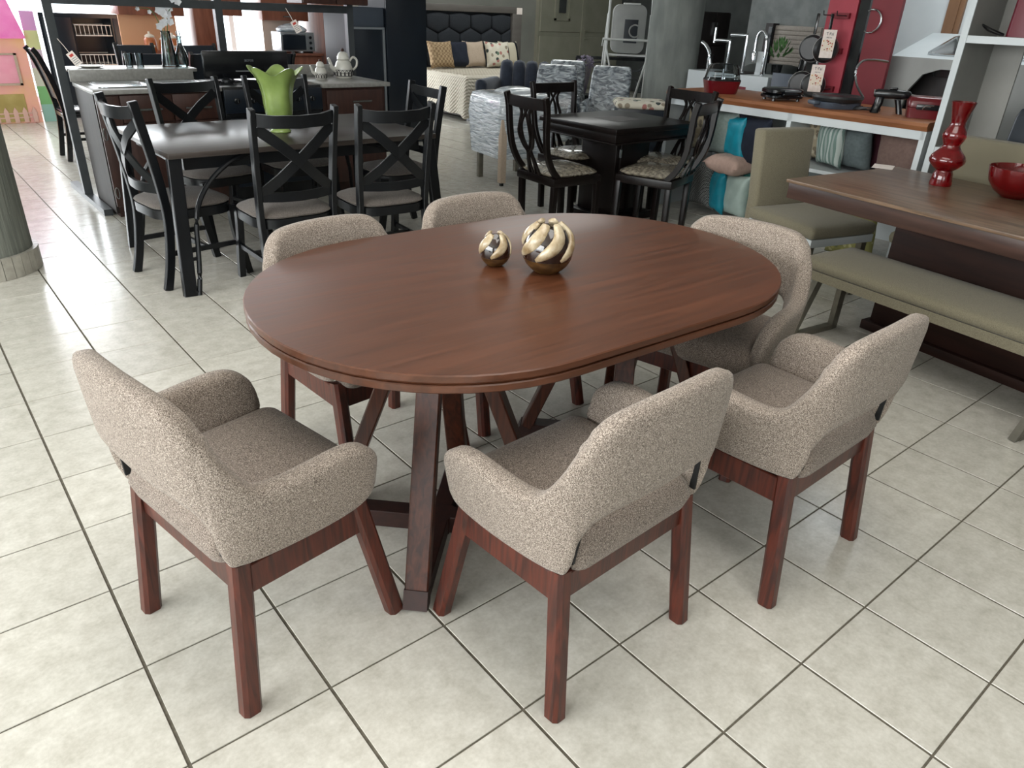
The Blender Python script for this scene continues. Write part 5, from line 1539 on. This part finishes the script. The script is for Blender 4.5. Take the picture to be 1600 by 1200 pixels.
def pan(loc, rz, rad, tilt, label):
    t = thing('frying_pan', label, 'pan', loc, rz, 'pans hanging on the rose-red stand')
    t.rotation_euler = (0, tilt, rz)
    # disc hangs in local XZ plane, handle up
    m = M()
    m.lathe([(.001, 0), (rad * 0.8, 0), (rad, 0.03), (rad * 0.97, 0.03), (rad * 0.78, 0.004), (.001, 0.004)], 26)
    m.v = [(x, z - 0.015, y - 0.17 - rad * 0.6) for x, y, z in m.v]
    m.build('bowl', 'pan', t)
    m = M().lathe([(rad * 0.985, 0.027), (rad * 1.015, 0.030), (rad * 0.985, 0.033)], 26, cap=False)
    m.v = [(x, z - 0.015, y - 0.17 - rad * 0.6) for x, y, z in m.v]
    m.build('rim', 'panside', t)
    M().bar((0, 0.012, -0.17 + rad * 0.42), (0, 0.02, 0.02), 0.022, 0.014, up=(0, 1, 0)).build('handle', 'ebony', t, bev=0.004)
    return t


def pan_card(loc, rz, label):
    t = thing('pan_card', label, 'tag', loc, rz, 'printed cards on the pans')
    M().bounds(-0.05, 0.05, -0.001, 0.001, -0.20, 0).build('card', 'tagp', t, smooth=False)
    M().bounds(-0.045, 0.045, -0.002, -0.001, -0.15, -0.07).build('food_photo', 'print', t, smooth=False)
    text('lettering', 'T·Fal', 0.03, 'blackink', t, Matrix.Translation((0, -0.0016, -0.03)) @ Matrix.Rotation(PI / 2, 4, 'X'))
    text('lettering', 'METAL', 0.014, 'blackink', t, Matrix.Translation((0, -0.0016, -0.056)) @ Matrix.Rotation(PI / 2, 4, 'X'))
    return t
pan((5.90, 3.44, 1.54), R(-75), 0.10, 0, 'black frying pan hanging edge-on from the upper hooks of the rose-red stand')
pan((5.90, 3.31, 1.54), R(-42), 0.10, 0, 'black frying pan behind the upper printed card on the rose-red stand')
pan((5.90, 3.47, 1.27), R(-70), 0.10, 0, 'black frying pan hanging edge-on from the lower hooks')
pan((5.90, 3.36, 1.27), R(-60), 0.095, 0, 'black frying pan behind the lower printed card on the rose-red stand')
pan_card((5.855, 3.28, 1.45), R(-42), 'printed food card hanging on the upper frying pan')
pan_card((5.845, 3.31, 1.20), R(-50), 'printed food card hanging on the lower frying pan')
rp_ = thing('display_board', 'tall crimson display panel beside the rose-red pan stand', 'panel', (6.05, 2.87, 0))
M().bounds(0, 0.04, 0, 0.23, 0.02, 2.2).build('board', 'redpanel', rp_, smooth=False)
M().bounds(-0.12, 0.10, 0.02, 0.21, 0.0, 0.02).build('foot_plate', 'ebony', rp_, smooth=False)
M().tube([(-0.02 + 0.0 * k, 0.20 + 0.08 * math.cos(a), 1.52 + 0.08 * math.sin(a)) for k, a in enumerate([PI * 0.35 + 1.3 * PI * q / 14 for q in range(15)])], 0.007, 6).build('wire_ring', 'steel', rp_)
wp = thing('display_board', 'pale grey panel standing between the rose-red stand and the crimson panel', 'panel', (6.30, 3.06, 0))
M().bounds(0, 0.03, 0, 0.16, 0.02, 2.1).build('board', 'slate', wp, smooth=False)
M().bounds(-0.06, 0.09, 0.0, 0.16, 0.0, 0.02).build('foot_plate', 'ebony', wp, smooth=False)

# tap display
td = thing('tap_display', 'white tap display block with chrome kitchen taps behind the counter', 'tap display', (6.95, 4.45, 0))
M().bounds(0, 0.45, 0, 1.0, 0.0, 0.99).build('block', 'white', td, smooth=False)
M().bounds(-0.004, 0.0, 0.24, 0.46, 0.80, 0.88).build('red_mark', 'redpanel', td, smooth=False)
M().bounds(0.004, 0.44, 0.36, 0.66, 0.99, 1.0).build('stone_slab', 'kside', td, smooth=False)


def tap(y, pts, r_, kind):
    t = thing('tap', kind, 'tap', (7.08, y, 0.9905), 0, 'chrome taps on the white block')
    M().lathe([(.03, 0), (.03, .01), (.018, .014), (.018, .05)], 14).build('base', 'chrome', t)
    M().tube(spline(pts, 5), r_, 10).build('spout', 'chrome', t)
    return t
t_ = tap(4.62, [(0, 0, .03), (0, 0, .25), (0, .02, .36), (0, .07, .41), (0, .12, .36), (0, .125, .2)], 0.016, 'chrome spring-necked pull-down tap with a tall hoop')
M().lathe([(.02, .12), (.024, .2), (.016, .22)], 12, (0, .125, 0)).build('spray_head', 'chrome', t_)
tap(4.86, [(0, 0, .03), (0, 0, .34), (0, .03, .36), (0, .20, .36)], 0.016, 'chrome right-angled tap with a square-cornered spout')
tap(5.06, [(0, 0, .03), (0, 0, .28), (0, .03, .30), (0, .18, .30), (0, .2, .28), (0, .2, .42)], 0.015, 'chrome folding wall-style tap with a stepped arm')
t_ = tap(5.30, [(0, 0, .03), (0, 0, .16), (0, .06, .24), (0, .12, .27)], 0.02, 'stubby chrome lever tap nearest the round column')
M().bar((0, 0, .16), (0, -0.04, 0.05), 0.02, 0.014, up=(0, 1, 0)).build('lever', 'chrome', t_)
sq = thing('sign_plate', 'small white square plate standing between the chrome taps', 'sign', (7.12, 4.60, 0.991))
M().bounds(0, 0.006, 0.02, 0.13, 0.03, 0.22).build('plate', 'white', sq, bev=0.001)
M().bounds(-0.02, 0.03, 0.03, 0.12, 0.0, 0.03).build('stand', 'white', sq, smooth=False)
pt = thing('potted_plant', 'small green-leaved pot plant behind the spring-necked tap', 'plant', (7.40, 4.66, 0.991))
M().lathe([(.001, 0), (.045, 0), (.06, .10), (.052, .10), (.001, .09)], 16).build('pot', 'ebony', pt)
M().bounds(-0.03, 0.0, 0.12, 0.16, 0.0, 0.45).build('dark_stem_post', 'ebony', pt, smooth=False)
for q in range(34):
    a, b = random.uniform(0, 2 * PI), random.uniform(0.0, 1.4)
    c = Vector((0.11 * math.cos(a) * math.cos(b), 0.13 * math.sin(a) * math.cos(b), 0.19 + 0.14 * math.sin(b)))
    d_ = (c - Vector((0, 0, 0.1))).normalized() * 0.045
    s_ = Vector((-math.sin(a), math.cos(a), 0.2)) * 0.017
    M().add([c - d_, c + s_, c + d_, c - s_, c + Vector((0, 0, .008))], [(0, 1, 4), (1, 2, 4), (2, 3, 4), (3, 0, 4), (0, 3, 2, 1)]).build('leaf', 'leaf', pt, smooth=False)
sb = thing('slab_display', 'slate blue upright slab samples behind the sandwich press', 'samples', (6.95, 3.88, 0))
for k in range(2):
    M().bounds(0.0, 0.03, 0.02 + 0.26 * k, 0.27 + 0.26 * k, 0.0, 1.04).build('slab', 'slate', sb, bev=0.003)
M().bounds(0.03, 0.40, 0.02, 0.54, 0.0, 1.0).build('back_block', 'walld', sb, smooth=False)

# against the concrete wall: slatted headboard and stacked boxes
lvh = thing('slatted_headboard', 'taupe slatted headboard leaning on the grey concrete wall', 'headboard', (8.86, 5.08, 0))
M().bounds(0.04, 0.10, 0, 0.64, 0.0, 1.45).build('frame', 'louv', lvh, smooth=False)
for q in range(12):
    M().bounds(0.01, 0.04, 0.01, 0.63, 0.86 + 0.049 * q, 0.905 + 0.049 * q).build('slat', 'louv', lvh, bev=0.004)
M().bounds(-0.03, 0.10, 0.64, 0.74, 0, 1.47).build('dark_post', 'darkwood', lvh, smooth=False)
bs = thing('boxed_goods', 'dark padded bundle in front of the slatted headboard', 'bundle', (8.4, 5.35, 0), R(10))
M().puff(0.5, 0.62, 0.0, 0.98, r=0.08, dome=0.06).build('bundle', 'walld', bs, angle=70)
M().puff(0.22, 0.26, 0.0, 1.14, r=0.04, dome=0.02, c=(0.1, -0.42)).build('black_sack', 'ebony', bs, angle=70)
dk = thing('storage_cabinet', 'dark two-door storage cabinet in the shaded recess behind the column', 'cabinet', (9.70, 7.5, 0))
M().bounds(0, 0.72, 0.02, 0.42, 0, 1.58).build('carcass', 'darkwood', dk, smooth=False)
for k in range(2):
    for z0, z1 in ((0.05, 1.12), (1.14, 1.57)):
        f = M().bounds(0.01 + 0.355 * k, 0.355 + 0.355 * k, 0, 0.02, z0, z1).build('door', 'darkwood', dk, bev=0.003)
        xh = 0.32 if k == 0 else 0.39
        M().bounds(xh, xh + 0.012, -0.02, 0, z0 + 0.12 if z1 > 1.5 else z1 - 0.3, z0 + 0.3 if z1 > 1.5 else z1 - 0.12).build('handle', 'steel', f, smooth=False)

# sink display island behind the counter end
si = thing('sink_display', 'grey-white sink display block with arched opening and two steel sinks on top', 'sink display', (0, 0, 0))
arch = [(2.98, 0.0), (2.98, 1.285), (0.9, 1.285), (0.9, 0.0), (2.20, 0.0), (2.20, 1.10)] + [(2.30 + 0.0, 1.19)] + [(2.42, 1.215), (2.58, 1.215), (2.70, 1.17), (2.78, 1.05), (2.80, 0.9), (2.80, 0.0)]
M().extr(arch, lambda p, e: (6.30 + 0.03 * e, p[0], p[1])).build('front_panel', 'heater', si, smooth=False)
SL = Matrix.Rotation(-R(15.5), 3, 'Y')
def deck(x, y, z):
    q = SL @ Vector((x, 0, z))
    return Vector((6.33 + q.x, y, 1.285 + q.z))
def deck_box(m, x0, x1, y0, y1, z0, z1):
    b = M().bounds(x0, x1, y0, y1, z0, z1)
    return m.add([deck(*p) for p in b.v], b.f)
m = M()
for q in ((0, 0.08, 0.9, 2.98), (0.56, 0.64, 0.9, 2.98), (0.08, 0.56, 0.9, 1.69), (0.08, 0.56, 2.15, 2.29), (0.08, 0.56, 2.75, 2.98)):
    deck_box(m, *q, -0.025, 0.0)
m.build('worktop', 'white', si, smooth=False)
M().bounds(6.33, 6.95, 2.95, 2.98, 0.0, 1.255).build('end_panel', 'white', si, smooth=False)
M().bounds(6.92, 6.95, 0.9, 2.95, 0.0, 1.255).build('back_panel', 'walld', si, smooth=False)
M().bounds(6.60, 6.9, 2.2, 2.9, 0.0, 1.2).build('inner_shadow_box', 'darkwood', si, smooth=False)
for y in (2.52, 1.92):
    pl = rrect(0.50, 0.48, 0.05)
    m = M()
    m.loft([[deck(0.32 + x * k, y + q * k, z) for x, q in pl] for k, z in ((1.0, 0.001), (1.0, 0.012), (0.93, 0.012), (0.88, -0.02), (0.82, -0.17))], cap=False)
    m.add([deck(0.32 + x * 0.82, y + q * 0.82, -0.17) for x, q in pl], [tuple(range(len(pl)))])
    m.build('sink_bowl', 'steel', si)
M().bounds(6.92, 6.95, 0.9, 2.95, 1.255, 1.43).build('rear_upstand', 'white', si, smooth=False)
wl = thing('partition_panel', 'white partition panel with an oak-brown door frame behind the sink display', 'partition', (7.04, 1.0, 0))
M().bounds(0, 0.05, 1.95, 2.4, 0, 2.4).build('white_board', 'white', wl, smooth=False)
M().bounds(0, 0.05, -0.2, 1.82, 0, 2.4).build('white_board', 'white', wl, smooth=False)
dp = M().bounds(-0.03, 0.06, 1.82, 1.95, 0, 2.4).build('oak_jamb', 'oakdoor', wl, smooth=False)
M().bounds(-0.04, -0.03, 1.86, 1.89, 0, 2.4).build('moulding', 'oakdoor', dp, smooth=False)

# tall white shelf unit
su = thing('shelf_unit', 'tall white shelf unit standing at the end of the orange wood counter', 'shelf unit', (0, 0, 0))
for y0, y1 in ((2.01, 2.045), (0.8, 0.835)):
    M().bounds(5.156, 5.62, y0, y1, 0, 2.1).build('side_panel', 'shaded_mel', su, smooth=False)
    M().bounds(5.145, 5.156, y0 - 0.002, y1 + 0.002, 0, 2.1).build('lit_edge', 'white', su, smooth=False)  # front face of the same board, kept in the lit white
M().bounds(5.60, 5.62, 1.83, 2.01, 0, 2.1).build('back_strip', 'shaded_mel', su, smooth=False)
for z in (0.02, 0.78, 1.42, 2.06):
    M().bounds(5.15, 5.60, 0.835, 2.01, z, z + 0.04).build('shelf', 'white', su, smooth=False)
mb = thing('appliance_box', 'maroon appliance with a coiled black cord on the upper white shelf', 'appliance', (5.22, 1.66, 1.461))
M().loft([[Vector((x * k + 0.12, y * k + 0.08, z)) for x, y in rrect(0.22, 0.20, 0.03)] for z, k in ((0.0, 1.0), (0.2, 0.97), (0.4, 0.9))]).build('body', 'maroon', mb, angle=50)
m = M()
m.tube(spline([(0.06, 0.20, 0.012), (0.0, 0.26, 0.04), (0.03, 0.32, 0.06), (0.08, 0.30, 0.03), (0.02, 0.22, 0.012), (0.0, 0.18, 0.008)], 5), 0.005, 6)
m.build('cord', 'cord', mb)
rc = thing('small_box', 'tiny red and white card box on the lower white shelf', 'box', (5.22, 1.90, 0.821))
M().bounds(0, 0.05, -0.02, 0.08, 0, 0.035).build('carton', 'redpanel', rc, smooth=False)
M().bounds(-0.001, 0.0, 0.0, 0.05, 0.008, 0.026).build('white_label', 'tagp', rc, smooth=False)
